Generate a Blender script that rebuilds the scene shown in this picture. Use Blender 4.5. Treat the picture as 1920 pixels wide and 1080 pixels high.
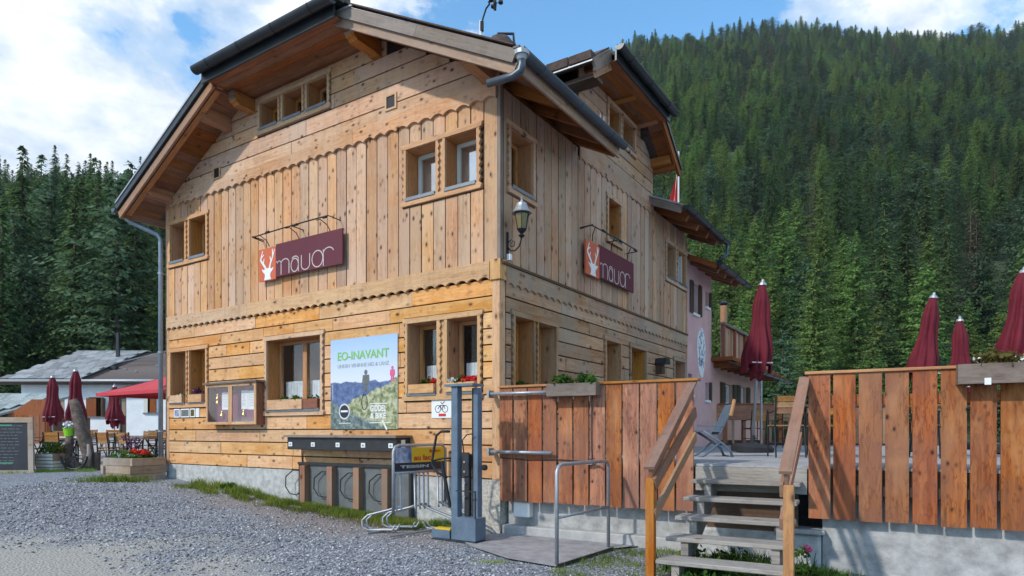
import bpy, math, random
import numpy as np
from mathutils import Vector, Matrix
R = math.radians
random.seed(7); rng = np.random.default_rng(7)
for o in list(bpy.data.objects): bpy.data.objects.remove(o)
SC = bpy.context.scene; COL = SC.collection

# ---------------------------------------------------------------- camera
cam = bpy.data.cameras.new('camera'); co = bpy.data.objects.new('camera', cam); COL.objects.link(co)
co.location = (0, 0, 1.6); co.rotation_euler = (R(90), 0, 0)
cam.sensor_width = 36; cam.lens = 1215/1920*36; cam.shift_y = 270/1920
cam.clip_start = .05; cam.clip_end = 4000
SC.camera = co
# ---------------------------------------------------------------- sky and sun
SUN_AZ = math.atan2(-.80, -.60)      # direction towards the sun on the ground (x, y)
SUN_EL = R(37)
sv = Vector((math.cos(SUN_EL)*-.80, math.cos(SUN_EL)*-.60, math.sin(SUN_EL)))
sl = bpy.data.lights.new('sun', 'SUN'); so = bpy.data.objects.new('sun', sl); COL.objects.link(so)
sl.energy = 2.3; sl.angle = R(2.0); sl.color = (1, .93, .82)
so.rotation_euler = sv.to_track_quat('Z', 'Y').to_euler(); so.location = (-30, -20, 40)
W = bpy.data.worlds.new('World'); SC.world = W; W.use_nodes = True
SC.view_settings.view_transform = 'Standard'; SC.view_settings.look = 'None'
SC.view_settings.gamma = 1; SC.view_settings.exposure = 0.45
try: SC.view_settings.use_curve_mapping = False
except Exception: pass

def nd(nt, t, **kw):
    n = nt.nodes.new(t)
    for k, v in kw.items():
        if k.startswith('i_'):
            key = k[2:]
            key = int(key) if key.isdigit() else key.replace('_', ' ')
            if hasattr(v, 'is_output'): nt.links.new(v, n.inputs[key])
            else: n.inputs[key].default_value = v
        else: setattr(n, k, v)
    return n
def ramp(nt, fac, stops, interp='LINEAR'):
    n = nt.nodes.new('ShaderNodeValToRGB'); nt.links.new(fac, n.inputs[0])
    cr = n.color_ramp; cr.interpolation = interp
    while len(cr.elements) < len(stops): cr.elements.new(.5)
    for e, (p, c) in zip(cr.elements, stops):
        e.position = p; e.color = (c, c, c, 1) if isinstance(c, (int, float)) else (*c, 1)
    return n.outputs[0]
def mixc(nt, fac, a, b, bt='MIX'):
    n = nt.nodes.new('ShaderNodeMix'); n.data_type = 'RGBA'; n.blend_type = bt
    for i, v in ((0, fac), (6, a), (7, b)):
        if hasattr(v, 'is_output'): nt.links.new(v, n.inputs[i])
        elif i == 0: n.inputs[0].default_value = v
        else: n.inputs[i].default_value = (*v, 1) if len(v) == 3 else v
    return n.outputs[2]
def math_(nt, op, a, b=None, c=None, clamp=False):
    n = nt.nodes.new('ShaderNodeMath'); n.operation = op; n.use_clamp = clamp
    for i, v in enumerate((a, b, c)):
        if v is None: continue
        if hasattr(v, 'is_output'): nt.links.new(v, n.inputs[i])
        else: n.inputs[i].default_value = v
    return n.outputs[0]

nt = W.node_tree; nt.nodes.clear()
out = nd(nt, 'ShaderNodeOutputWorld'); bg = nd(nt, 'ShaderNodeBackground'); bg.inputs[1].default_value = .125
sky = nd(nt, 'ShaderNodeTexSky', sky_type='NISHITA', sun_disc=False, sun_elevation=SUN_EL,
         sun_rotation=math.atan2(-.80, -.60), altitude=1800, air_density=1.15, dust_density=.4, ozone_density=2.2)
tc = nd(nt, 'ShaderNodeTexCoord')
mp = nd(nt, 'ShaderNodeMapping', i_Vector=tc.outputs['Generated']); mp.inputs['Scale'].default_value = (1, 1, 1.9)
mp.inputs['Location'].default_value = (3.1, .4, .2)
n1 = nd(nt, 'ShaderNodeTexNoise', i_Vector=mp.outputs[0], i_Scale=3.7, i_Detail=11., i_Roughness=.56, i_Distortion=.25)
sx = nd(nt, 'ShaderNodeSeparateXYZ', i_Vector=tc.outputs['Generated'])
bias = nd(nt, 'ShaderNodeMapRange', i_Value=sx.outputs[0]); bias.interpolation_type = 'SMOOTHSTEP'
for k, v in ((1, -.34), (2, .0), (3, .105), (4, -.09)): bias.inputs[k].default_value = v
bias2 = nd(nt, 'ShaderNodeMapRange', i_Value=sx.outputs[0]); bias2.interpolation_type = 'SMOOTHSTEP'
for k, v in ((1, .28), (2, .45), (3, 0), (4, .2)): bias2.inputs[k].default_value = v
d = math_(nt, 'ADD', math_(nt, 'ADD', n1.outputs[0], bias.outputs[0]), bias2.outputs[0])
mask = ramp(nt, d, [(.50, 0), (.56, .6), (.62, 1)], 'EASE')
n2 = nd(nt, 'ShaderNodeTexNoise', i_Vector=mp.outputs[0], i_Scale=6., i_Detail=7., i_Roughness=.6)
cc = ramp(nt, n2.outputs[0], [(.38, (4.0, 4.8, 5.8)), (.56, (6.8, 7.0, 7.3))])
skc = mixc(nt, 1., sky.outputs[0], (1.12, 1.75, 1.85), 'MULTIPLY')
fin = mixc(nt, mask, skc, cc)
nt.links.new(fin, bg.inputs[0]); nt.links.new(bg.outputs[0], out.inputs[0])

# ---------------------------------------------------------------- materials
MATS = {}
def mat(name):
    m = bpy.data.materials.new(name); m.use_nodes = True; t = m.node_tree
    b = t.nodes['Principled BSDF']; MATS[name] = m
    return m, t, b
def bump(t, b, h, s=.3, dist=.01):
    n = nd(t, 'ShaderNodeBump', i_Height=h, i_Strength=s, i_Distance=dist); t.links.new(n.outputs[0], b.inputs['Normal'])
def wood(name, c1, c2, knot=(.10, .045, .02), kn=1., var=.16, rough=.62, stain=None, sc=.5, grey=None, ks=1., fig=.28, drip=.22):
    """timber: the grain runs along u (metres); every piece gets its own tone"""
    m, t, b = mat(name)
    uv = nd(t, 'ShaderNodeUVMap'); oi = nd(t, 'ShaderNodeObjectInfo')
    w = math_(t, 'MULTIPLY', oi.outputs['Random'], 40.)
    g = nd(t, 'ShaderNodeMapping', i_Vector=uv.outputs[0]); g.inputs['Scale'].default_value = (1.6, 26, 1)
    gn = nd(t, 'ShaderNodeTexNoise', noise_dimensions='4D', i_Vector=g.outputs[0], i_W=w, i_Scale=1., i_Detail=5., i_Roughness=.6, i_Distortion=.6)
    g2 = nd(t, 'ShaderNodeMapping', i_Vector=uv.outputs[0]); g2.inputs['Scale'].default_value = (1.1, 5, 1)
    bn = nd(t, 'ShaderNodeTexNoise', noise_dimensions='4D', i_Vector=g2.outputs[0], i_W=w, i_Scale=1., i_Detail=4., i_Roughness=.6)
    f = math_(t, 'ADD', math_(t, 'MULTIPLY', gn.outputs[0], .6), math_(t, 'MULTIPLY', bn.outputs[0], .4))
    col = ramp(t, f, [(.38, c2), (.58, c1)])
    # growth ring figure: contour lines of the slow noise
    rg = math_(t, 'SINE', math_(t, 'MULTIPLY', math_(t, 'ADD', bn.outputs[0], math_(t, 'MULTIPLY', gn.outputs[0], .06)), 78.))
    col = mixc(t, math_(t, 'MULTIPLY', ramp(t, rg, [(.55, 0), (1., 1.)]), fig), col, tuple(x*.45 for x in c2))
    if stain:
        g4 = nd(t, 'ShaderNodeMapping', i_Vector=uv.outputs[0]); g4.inputs['Scale'].default_value = (.8, 3., 1)
        sn = nd(t, 'ShaderNodeTexNoise', noise_dimensions='4D', i_Vector=g4.outputs[0], i_W=math_(t, 'ADD', w, 9.), i_Scale=1.3, i_Detail=5., i_Roughness=.62)
        col = mixc(t, ramp(t, sn.outputs[0], [(.50, 0), (.64, .85)]), col, stain)
    if grey:
        tg = nd(t, 'ShaderNodeTexCoord'); 
        sn = nd(t, 'ShaderNodeTexNoise', i_Vector=tg.outputs['Object'], i_Scale=.9, i_Detail=5., i_Roughness=.65)
        col = mixc(t, ramp(t, sn.outputs[0], [(.42, 0), (.6, .8)]), col, grey)
    # rain streaks and grime run down the wall
    td = nd(t, 'ShaderNodeTexCoord'); gd = nd(t, 'ShaderNodeMapping', i_Vector=td.outputs['Object']); gd.inputs['Scale'].default_value = (7, 7, .9)
    dn = nd(t, 'ShaderNodeTexNoise', i_Vector=gd.outputs[0], i_Scale=1., i_Detail=6., i_Roughness=.7)
    col = mixc(t, math_(t, 'MULTIPLY', ramp(t, dn.outputs[0], [(.50, 0), (.68, 1.)]), drip), col, (.13, .085, .06))
    g3 = nd(t, 'ShaderNodeMapping', i_Vector=uv.outputs[0]); g3.inputs['Scale'].default_value = (5.5*ks, 9.*ks, 1)
    vo = nd(t, 'ShaderNodeTexVoronoi', voronoi_dimensions='4D', i_Vector=g3.outputs[0], i_W=w, i_Scale=1.)
    pick = nd(t, 'ShaderNodeSeparateColor', i_Color=vo.outputs['Color'])
    kd = math_(t, 'ADD', vo.outputs['Distance'], math_(t, 'MULTIPLY', math_(t, 'GREATER_THAN', pick.outputs[0], .42*kn), 1.))
    kf = ramp(t, kd, [(.17, 1.), (.25, .4), (.42, 0)])
    col = mixc(t, kf, col, knot)
    sp = math_(t, 'SUBTRACT', oi.outputs['Random'], .5)
    hv = nd(t, 'ShaderNodeHueSaturation', i_Color=col, i_Hue=math_(t, 'MULTIPLY_ADD', math_(t, 'FRACT', math_(t, 'MULTIPLY', oi.outputs['Random'], 13.)), .010, .495),
            i_Saturation=math_(t, 'MULTIPLY_ADD', math_(t, 'FRACT', math_(t, 'MULTIPLY', oi.outputs['Random'], 7.)), .3, .84),
            i_Value=math_(t, 'MULTIPLY_ADD', sp, var*2, 1.))
    t.links.new(hv.outputs[0], b.inputs['Base Color'])
    b.inputs['Roughness'].default_value = rough; b.inputs['Specular IOR Level'].default_value = .3
    bump(t, b, gn.outputs[0], sc, .004)
    return m
def plain(name, c, rough=.6, metal=0, var=.0, nscale=6., bumps=0, spec=.4, c2=None, objvar=0, co_='Object'):
    m, t, b = mat(name)
    tcn = nd(t, 'ShaderNodeTexCoord')
    n = nd(t, 'ShaderNodeTexNoise', i_Vector=tcn.outputs[co_], i_Scale=nscale, i_Detail=7., i_Roughness=.62)
    lo = c2 if c2 else tuple(x*(1-var) for x in c); hi = c if c2 else tuple(min(1, x*(1+var)) for x in c)
    col = ramp(t, n.outputs[0], [(.36, lo), (.64, hi)])
    if objvar:
        oi = nd(t, 'ShaderNodeObjectInfo')
        hv = nd(t, 'ShaderNodeHueSaturation', i_Color=col, i_Value=math_(t, 'MULTIPLY_ADD', math_(t, 'SUBTRACT', oi.outputs['Random'], .5), objvar*2, 1.)); col = hv.outputs[0]
    t.links.new(col, b.inputs['Base Color'])
    b.inputs['Roughness'].default_value = rough; b.inputs['Metallic'].default_value = metal; b.inputs['Specular IOR Level'].default_value = spec
    if bumps: bump(t, b, n.outputs[0], bumps, .02)
    return m
def foliage(name, c1, c2, var=.3, sat=1., hue=.03, trans=.25):
    m, t, b = mat(name)
    oi = nd(t, 'ShaderNodeObjectInfo'); tcn = nd(t, 'ShaderNodeTexCoord')
    n = nd(t, 'ShaderNodeTexNoise', i_Vector=tcn.outputs['Object'], i_Scale=1.4, i_Detail=4., i_Roughness=.7)
    col = ramp(t, n.outputs[0], [(.38, c2), (.62, c1)])
    hv = nd(t, 'ShaderNodeHueSaturation', i_Color=col, i_Hue=math_(t, 'MULTIPLY_ADD', math_(t, 'FRACT', math_(t, 'MULTIPLY', oi.outputs['Random'], 7.)), hue*2, .5-hue),
            i_Saturation=sat, i_Value=math_(t, 'MULTIPLY_ADD', math_(t, 'SUBTRACT', oi.outputs['Random'], .5), var*2, 1.))
    t.links.new(hv.outputs[0], b.inputs['Base Color']); b.inputs['Roughness'].default_value = .8; b.inputs['Specular IOR Level'].default_value = .15
    tr = nd(t, 'ShaderNodeBsdfTranslucent', i_Color=hv.outputs[0]); mx = nd(t, 'ShaderNodeMixShader', i_0=trans)
    t.links.new(b.outputs[0], mx.inputs[1]); t.links.new(tr.outputs[0], mx.inputs[2])
    t.links.new(mx.outputs[0], t.nodes['Material Output'].inputs[0])
    return m
def glass(name, tint=(1, 1, 1), f=.0):
    m, t, b = mat(name)
    t.nodes.remove(b)
    g = nd(t, 'ShaderNodeBsdfGlossy', i_Roughness=.03); tr = nd(t, 'ShaderNodeBsdfTransparent', i_Color=(*tint, 1))
    lw = nd(t, 'ShaderNodeLayerWeight', i_Blend=.35)
    mx = nd(t, 'ShaderNodeMixShader', i_0=math_(t, 'MULTIPLY_ADD', lw.outputs['Fresnel'], .2, f))
    t.links.new(tr.outputs[0], mx.inputs[1]); t.links.new(g.outputs[0], mx.inputs[2])
    t.links.new(mx.outputs[0], t.nodes['Material Output'].inputs[0])
    return m
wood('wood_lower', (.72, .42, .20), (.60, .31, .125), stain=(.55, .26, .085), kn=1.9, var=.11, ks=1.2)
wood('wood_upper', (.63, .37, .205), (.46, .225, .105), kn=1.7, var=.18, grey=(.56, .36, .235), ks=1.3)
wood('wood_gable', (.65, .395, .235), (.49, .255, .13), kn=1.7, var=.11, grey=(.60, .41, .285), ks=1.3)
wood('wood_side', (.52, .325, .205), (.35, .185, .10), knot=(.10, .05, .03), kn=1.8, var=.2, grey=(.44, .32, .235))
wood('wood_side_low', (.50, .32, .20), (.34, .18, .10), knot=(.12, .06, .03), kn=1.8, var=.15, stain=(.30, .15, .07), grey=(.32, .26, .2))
wood('wood_side_dark', (.36, .22, .12), (.26, .14, .07), knot=(.1, .045, .02), var=.15)
wood('wood_reveal', (.52, .25, .10), (.42, .18, .06), kn=.5, var=.06)
wood('wood_trim', (.62, .39, .22), (.50, .28, .14), kn=.9, var=.08)
wood('wood_soffit', (.32, .125, .05), (.19, .065, .026), kn=.6, var=.18)
wood('wood_beam', (.46, .20, .07), (.34, .13, .045), kn=.4, var=.1)
wood('wood_weathered', (.22, .17, .14), (.10, .075, .062), kn=.5, var=.14, grey=(.24, .20, .175))
wood('wood_verge', (.44, .25, .14), (.27, .135, .07), kn=.6, var=.1, grey=(.30, .21, .16))
wood('wood_fence', (.43, .158, .064), (.22, .066, .028), knot=(.05, .018, .01), kn=.8, var=.13, stain=(.50, .24, .12), grey=(.26, .11, .07), rough=.7, ks=1.7, fig=.6, sc=.9, drip=.35)
wood('wood_rail', (.50, .245, .095), (.36, .15, .05), kn=.7, var=.12, stain=(.34, .11, .03))
wood('wood_rail_old', (.36, .17, .10), (.22, .095, .055), kn=.6, var=.15, grey=(.27, .19, .14))
wood('wood_grey', (.36, .335, .31), (.25, .225, .205), kn=.3, var=.12, rough=.8)
wood('wood_deck', (.40, .41, .43), (.30, .305, .325), kn=.15, var=.12, rough=.85)
wood('wood_planter', (.36, .27, .2), (.25, .18, .125), kn=.4, var=.14, grey=(.4, .34, .29))
wood('wood_red', (.30, .10, .04), (.20, .06, .028), kn=.3, var=.15)
wood('wood_dark', (.11, .065, .04), (.07, .04, .025), kn=.3, var=.2)
wood('wood_chair', (.42, .21, .075), (.28, .13, .04), kn=.1, var=.15)
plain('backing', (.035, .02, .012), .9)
plain('plaster_white', (.72, .76, .80), .85, var=.06, nscale=2, bumps=.15)
plain('plaster_pink', (.56, .36, .36), .85, var=.1, nscale=1.6, bumps=.25)
plain('plaster_pink_warm', (.56, .36, .31), .85, var=.1, nscale=1.6, bumps=.25)
plain('foundation', (.42, .43, .43), .9, var=.22, nscale=9, bumps=.9)
plain('roughcast', (.47, .45, .41), .95, var=.3, nscale=22, bumps=1.)
plain('concrete', (.38, .385, .39), .9, var=.28, nscale=5., bumps=1.)
plain('metal_dark', (.045, .052, .060), .35, .55, var=.15, nscale=5)
plain('metal_gutter', (.085, .105, .13), .38, .5, var=.15, nscale=4)
plain('metal_galv', (.36, .39, .43), .48, .6, var=.12, nscale=30)
plain('metal_sill', (.20, .22, .25), .4, .6, var=.1)
plain('steel_blue', (.115, .165, .23), .5, .1, var=.12, nscale=8)
plain('black_iron', (.022, .022, .026), .5, .3)
plain('black_paint', (.028, .030, .035), .45, var=.2, nscale=10)
plain('panel_grey', (.13, .145, .15), .6, var=.15, nscale=4)
plain('rubber', (.02, .022, .028), .7)
plain('white_paint', (.74, .76, .77), .5, var=.04)
plain('white_casing', (.60, .60, .55), .5, var=.04)
plain('tile_roof', (.085, .058, .05), .85, var=.35, nscale=14, bumps=.6, objvar=.2)
plain('slate', (.25, .265, .28), .8, var=.2, nscale=9, bumps=.5, objvar=.28)
plain('slate_brown', (.115, .092, .085), .85, var=.25, nscale=20, bumps=.5, objvar=.2)
plain('slate_moss', (.28, .33, .33), .85, var=.2, nscale=9, bumps=.5, objvar=.22)
plain('pipe_zinc', (.26, .31, .37), .4, .4, var=.1)
plain('lining', (.19, .045, .10), .8, var=.05)
plain('maroon', (.105, .012, .028), .6, var=.05)
plain('sign_orange', (.56, .12, .05), .6)
plain('fabric_red', (.13, .006, .018), .8, var=.2, nscale=5)
plain('fabric_sunlit', (.50, .045, .06), .75, var=.08, nscale=3)  # fabric for the open parasol: sunlight through the cloth is in this red
plain('letter', (.62, .55, .52), .5)
plain('paper', (.80, .83, .86), .7)
plain('curtain', (.66, .70, .72), .85, var=.1, nscale=12)
plain('lime', (.28, .62, .03), .6)
plain('chalkboard', (.012, .016, .028), .55, var=.3, nscale=6)
plain('chalk', (.14, .16, .17), .9)
plain('chalk_green', (.08, .26, .17), .9)
plain('bark', (.17, .135, .115), .95, c2=(.07, .05, .04), nscale=9, bumps=1.)
plain('trunk_bark', (.13, .09, .07), .95, c2=(.05, .035, .028), nscale=3, bumps=1.)
plain('flower_red', (.62, .02, .015), .7, var=.2); plain('flower_white', (.75, .74, .7), .7); plain('flower_pink', (.62, .12, .26), .7)
plain('flower_orange', (.70, .16, .03), .7); plain('flower_dark', (.10, .03, .09), .7, var=.3)
plain('soil', (.05, .035, .025), .95)
plain('yellow_print', (.66, .43, .02), .5); plain('blue_print', (.05, .10, .25), .5, c2=(.45, .5, .6), nscale=7); plain('dark_print', (.02, .025, .04), .5)
plain('red_print', (.55, .03, .03), .6); plain('green_print', (.20, .50, .10), .6); plain('grey_print', (.36, .42, .42), .6)
plain('brass', (.5, .35, .12), .35, .8)
plain('stone_cap', (.40, .40, .40), .9, var=.15, bumps=.4)
foliage('leaf_green', (.085, .17, .03), (.04, .09, .015), .2); foliage('leaf_dry', (.20, .20, .05), (.12, .11, .03), .2)
foliage('spruce_leaf', (.125, .215, .072), (.068, .125, .054), .3, hue=.02, trans=.35)
foliage('larch_leaf', (.20, .31, .09), (.13, .215, .06), .22, hue=.02, trans=.4)
foliage('pine_leaf', (.105, .180, .095), (.060, .112, .070), .25, hue=.015, trans=.35)
foliage('dead_leaf', (.17, .155, .10), (.11, .10, .062), .2, trans=.35)
foliage('grass_blade', (.26, .33, .06), (.13, .21, .035), .2, hue=.03)
glass('window_glass'); glass('window_glass_bright', f=.45); glass('case_glass', f=.0)
plain('lamp_glass', (.15, .115, .03), .2, spec=.6)

def poster_mat():
    m, t, b = mat('poster_print')      # flat print: sky, far blue ridge, meadow and rocks
    uv = nd(t, 'ShaderNodeUVMap'); s = nd(t, 'ShaderNodeSeparateXYZ', i_Vector=uv.outputs[0])
    u, v = s.outputs[0], s.outputs[1]
    n1 = nd(t, 'ShaderNodeTexNoise', i_Vector=uv.outputs[0], i_Scale=5., i_Detail=6., i_Roughness=.55)
    n2 = nd(t, 'ShaderNodeTexNoise', i_Vector=uv.outputs[0], i_Scale=16., i_Detail=8., i_Roughness=.7)
    skyc = ramp(t, v, [(.5, (.66, .70, .80)), (1., (.33, .50, .78))])
    h1 = math_(t, 'ADD', .46, math_(t, 'MULTIPLY', n1.outputs[0], .13))
    m1 = math_(t, 'MULTIPLY', math_(t, 'SUBTRACT', h1, v), 90., clamp=True)
    col = mixc(t, m1, skyc, ramp(t, n2.outputs[0], [(.4, (.045, .08, .20)), (.62, (.14, .20, .38))]))
    h2 = math_(t, 'ADD', math_(t, 'MULTIPLY', u, .34), math_(t, 'ADD', .12, math_(t, 'MULTIPLY', n1.outputs[0], .16)))
    m2 = math_(t, 'MULTIPLY', math_(t, 'SUBTRACT', h2, v), 60., clamp=True)
    mead = ramp(t, n2.outputs[0], [(.36, (.07, .10, .06)), (.46, (.22, .25, .12)), (.55, (.42, .43, .26)), (.68, (.55, .55, .48))])
    col = mixc(t, m2, col, mead)
    h3 = math_(t, 'ADD', math_(t, 'MULTIPLY', u, -.35), math_(t, 'ADD', .22, math_(t, 'MULTIPLY', n1.outputs[0], .2)))
    m3 = math_(t, 'MULTIPLY', math_(t, 'SUBTRACT', h3, v), 40., clamp=True)
    col = mixc(t, m3, col, ramp(t, n2.outputs[0], [(.38, (.04, .06, .06)), (.55, (.16, .22, .22)), (.66, (.4, .42, .4))]))
    t.links.new(col, b.inputs['Base Color']); b.inputs['Roughness'].default_value = .35
poster_mat()

# ---------------------------------------------------------------- mesh helpers
class MB:
    def __init__(s, T=None): s.v = []; s.f = []; s.uv = []; s.T = T
    def add(s, vs, fs, uvs=None):
        b = len(s.v)
        s.v += [s.T(*p) for p in vs] if s.T else [tuple(p) for p in vs]
        for i, f in enumerate(fs):
            s.f.append([b+k for k in f])
            s.uv.append(uvs[i] if uvs else [(0, 0)]*len(f))
        return s
    def box(s, x0, x1, y0, y1, z0, z1, M=None, grain=None, taper=None):
        P = [(x0, y0, z0), (x1, y0, z0), (x1, y1, z0), (x0, y1, z0), (x0, y0, z1), (x1, y0, z1), (x1, y1, z1), (x0, y1, z1)]
        F = [(0, 3, 2, 1), (4, 5, 6, 7), (0, 1, 5, 4), (1, 2, 6, 5), (2, 3, 7, 6), (3, 0, 4, 7)]
        dims = (abs(x1-x0), abs(y1-y0), abs(z1-z0)); L = grain if grain is not None else dims.index(max(dims))
        o1, o2 = random.random()*9, random.random()*9
        uvs = []
        for f in F:
            pts = [P[k] for k in f]
            ax = [a for a in range(3) if max(p[a] for p in pts)-min(p[a] for p in pts) > 1e-9]
            if len(ax) < 2: ax = [0, 1]
            a, c = (ax[0], ax[1])
            if c == L: a, c = c, a
            k = 1 if L in ax else .3
            uvs.append([(p[a]*k+o1, p[c]+o2) for p in pts])
        if taper: P = [(p if i < 4 else ((p[0]-(x0+x1)/2)*taper+(x0+x1)/2, (p[1]-(y0+y1)/2)*taper+(y0+y1)/2, p[2])) for i, p in enumerate(P)]
        if M: P = [tuple(M @ Vector(p)) for p in P]
        return s.add(P, F, uvs)
    def prism(s, poly, d0, d1, axis='y', horiz=True, k=1.):
        """poly in (a, z) swept from d0 to d1 along axis"""
        n = len(poly); o1, o2 = random.random()*9, random.random()*9
        def pt(a, z, d): return (a, d, z) if axis == 'y' else ((d, a, z) if axis == 'x' else (a, z, d))
        P = [pt(a, z, d0) for a, z in poly]+[pt(a, z, d1) for a, z in poly]
        F = [list(range(n)), list(range(2*n-1, n-1, -1))]
        q = lambda p: ((p[0]*k+o1, p[1]+o2) if horiz else (p[1]*k+o1, p[0]+o2))
        U = [[q(p) for p in poly], [q(poly[2*n-1-i]) if False else q(poly[(n-1)-i]) for i in range(n)]]
        for i in range(n):
            j = (i+1) % n
            F.append([i, j, n+j, n+i])
            a, b_ = q(poly[i]), q(poly[j]); e = abs(d1-d0)
            U.append([a, b_, (b_[0], b_[1]+e), (a[0], a[1]+e)])
        return s.add(P, F, U)
    def beam(s, p, q, w, h, up=(0, 0, 1)):
        """bar from p to q, width w, height h"""
        p, q = Vector(p), Vector(q); d = (q-p); L = d.length; d.normalize()
        u = Vector(up); sd = d.cross(u)
        if sd.length < 1e-4: sd = d.cross(Vector((0, 1, 0)))
        sd.normalize(); u = sd.cross(d).normalized()
        M = Matrix((d, sd, u)).transposed().to_4x4(); M.translation = p
        return s.box(0, L, -w/2, w/2, -h/2, h/2, M, grain=0)
    def tube(s, pts, r, n=8, cap=True, closed=False):
        pts = [Vector(p) for p in pts]; rs = r if isinstance(r, (list, tuple)) else [r]*len(pts)
        rings = []; prev = None; N = len(pts)
        for i, p in enumerate(pts):
            if closed: d = (pts[(i+1) % N]-pts[i-1])
            else: d = (pts[min(i+1, N-1)]-pts[max(i-1, 0)])
            d.normalize()
            a = prev if prev is not None else (Vector((0, 0, 1)) if abs(d.z) < .9 else Vector((1, 0, 0)))
            sd = d.cross(a)
            if sd.length < 1e-4: sd = d.cross(Vector((.3, 1, .2)))
            sd.normalize(); u = sd.cross(d).normalized(); prev = u
            rings.append([tuple(p+(sd*math.cos(t*2*math.pi/n)+u*math.sin(t*2*math.pi/n))*rs[i]) for t in range(n)])
        V = [q for rr in rings for q in rr]; F = []; U = []
        m = N if closed else N-1; l = 0
        for i in range(m):
            j = (i+1) % N; ll = l+(pts[j]-pts[i]).length
            for t in range(n):
                t2 = (t+1) % n
                F.append([i*n+t, i*n+t2, j*n+t2, j*n+t]); U.append([(l, t/n*.3), (l, (t+1)/n*.3), (ll, (t+1)/n*.3), (ll, t/n*.3)])
            l = ll
        if cap and not closed:
            F.append(list(range(n))[::-1]); U.append([(0, 0)]*n); F.append([(N-1)*n+t for t in range(n)]); U.append([(0, 0)]*n)
        return s.add(V, F, U)
    def lathe(s, prof, c=(0, 0, 0), n=16):
        V = []; F = []; U = []
        for r, z in prof:
            for t in range(n): V.append((c[0]+r*math.cos(2*math.pi*t/n), c[1]+r*math.sin(2*math.pi*t/n), c[2]+z))
        for i in range(len(prof)-1):
            for t in range(n):
                t2 = (t+1) % n; F.append([i*n+t, i*n+t2, (i+1)*n+t2, (i+1)*n+t])
                U.append([(prof[i][1], t/n), (prof[i][1], (t+1)/n), (prof[i+1][1], (t+1)/n), (prof[i+1][1], t/n)])
        F.append(list(range(n))[::-1]); U.append([(0, 0)]*n); F.append([(len(prof)-1)*n+t for t in range(n)]); U.append([(0, 0)]*n)
        return s.add(V, F, U)
    def quad(s, a, b, c, d_, uv=None):
        return s.add([a, b, c, d_], [[0, 1, 2, 3]], [uv or [(0, 0), (1, 0), (1, 1), (0, 1)]])
    def build(s, name, m, parent=None, smooth=False, kind=None, label=None, bev=0):
        me = bpy.data.meshes.new(name); me.from_pydata(s.v, [], s.f)
        ul = me.uv_layers.new(name='UVMap'); fl = [c for f in s.uv for p in f for c in p]
        ul.data.foreach_set('uv', fl)
        me.materials.append(MATS[m])
        if smooth: me.polygons.foreach_set('use_smooth', [True]*len(me.polygons))
        o = bpy.data.objects.new(name, me); COL.objects.link(o)
        if parent: o.parent = parent
        if kind: o['kind'] = kind
        if label: o['label'] = label
        if bev:
            md = o.modifiers.new('edge', 'BEVEL'); md.width = bev; md.segments = 1; md.limit_method = 'ANGLE'
        return o
def tag(o, label, cat, group=None, kind=None):
    if label: o['label'] = label
    if cat: o['category'] = cat
    if group: o['group'] = group
    if kind: o['kind'] = kind
    return o
def thing(name, label, cat, loc=(0, 0, 0), rz=0, group=None):
    o = bpy.data.objects.new(name, None); COL.objects.link(o); o.location = loc; o.rotation_euler = (0, 0, rz)
    o.empty_display_size = .2
    return tag(o, label, cat, group)
def copy_tree(o, parent=None):
    c = o.copy(); COL.objects.link(c); c.parent = parent
    for ch in list(o.children): copy_tree(ch, c)
    return c
def numesh(name, V, F, m, parent=None, kind=None, smooth=False, idx=None):
    """V (n,3) array, F (m,k) array"""
    me = bpy.data.meshes.new(name); k = F.shape[1]
    me.vertices.add(len(V)); me.vertices.foreach_set('co', np.asarray(V, np.float32).ravel())
    me.loops.add(F.size); me.loops.foreach_set('vertex_index', F.astype(np.int32).ravel())
    me.polygons.add(len(F)); me.polygons.foreach_set('loop_start', np.arange(0, F.size, k, dtype=np.int32))
    me.polygons.foreach_set('loop_total', np.full(len(F), k, dtype=np.int32))
    me.update(calc_edges=True)
    if smooth: me.polygons.foreach_set('use_smooth', [True]*len(F))
    for mm in (m if isinstance(m, list) else [m]): me.materials.append(MATS[mm])
    if idx is not None: me.polygons.foreach_set('material_index', idx.astype(np.int32))
    if name is None: return me
    o = bpy.data.objects.new(name, me); COL.objects.link(o); o.parent = parent
    if kind: o['kind'] = kind
    return o
def leafclump(c, r, n, size, sq=1.):
    """n little leaf faces scattered round c"""
    p = rng.normal(size=(n, 3)); p /= np.linalg.norm(p, axis=1)[:, None]; p *= (rng.random((n, 1))**.4)*np.array(r)
    p[:, 2] = np.abs(p[:, 2])*sq; p += np.array(c)
    a = rng.normal(size=(n, 3)); a /= np.linalg.norm(a, axis=1)[:, None]
    b = np.cross(a, rng.normal(size=(n, 3))); b /= np.linalg.norm(b, axis=1)[:, None]
    V = np.stack([p, p+a*size, p+a*size*.6+b*size*.55, p+b*size*.6], 1).reshape(-1, 3)
    return V, np.arange(n*4).reshape(-1, 4)
def merge(parts):
    V = []; F = []; k = 0
    for v, f in parts: V.append(v); F.append(f+k); k += len(v)
    return np.concatenate(V), np.concatenate(F)

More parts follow.
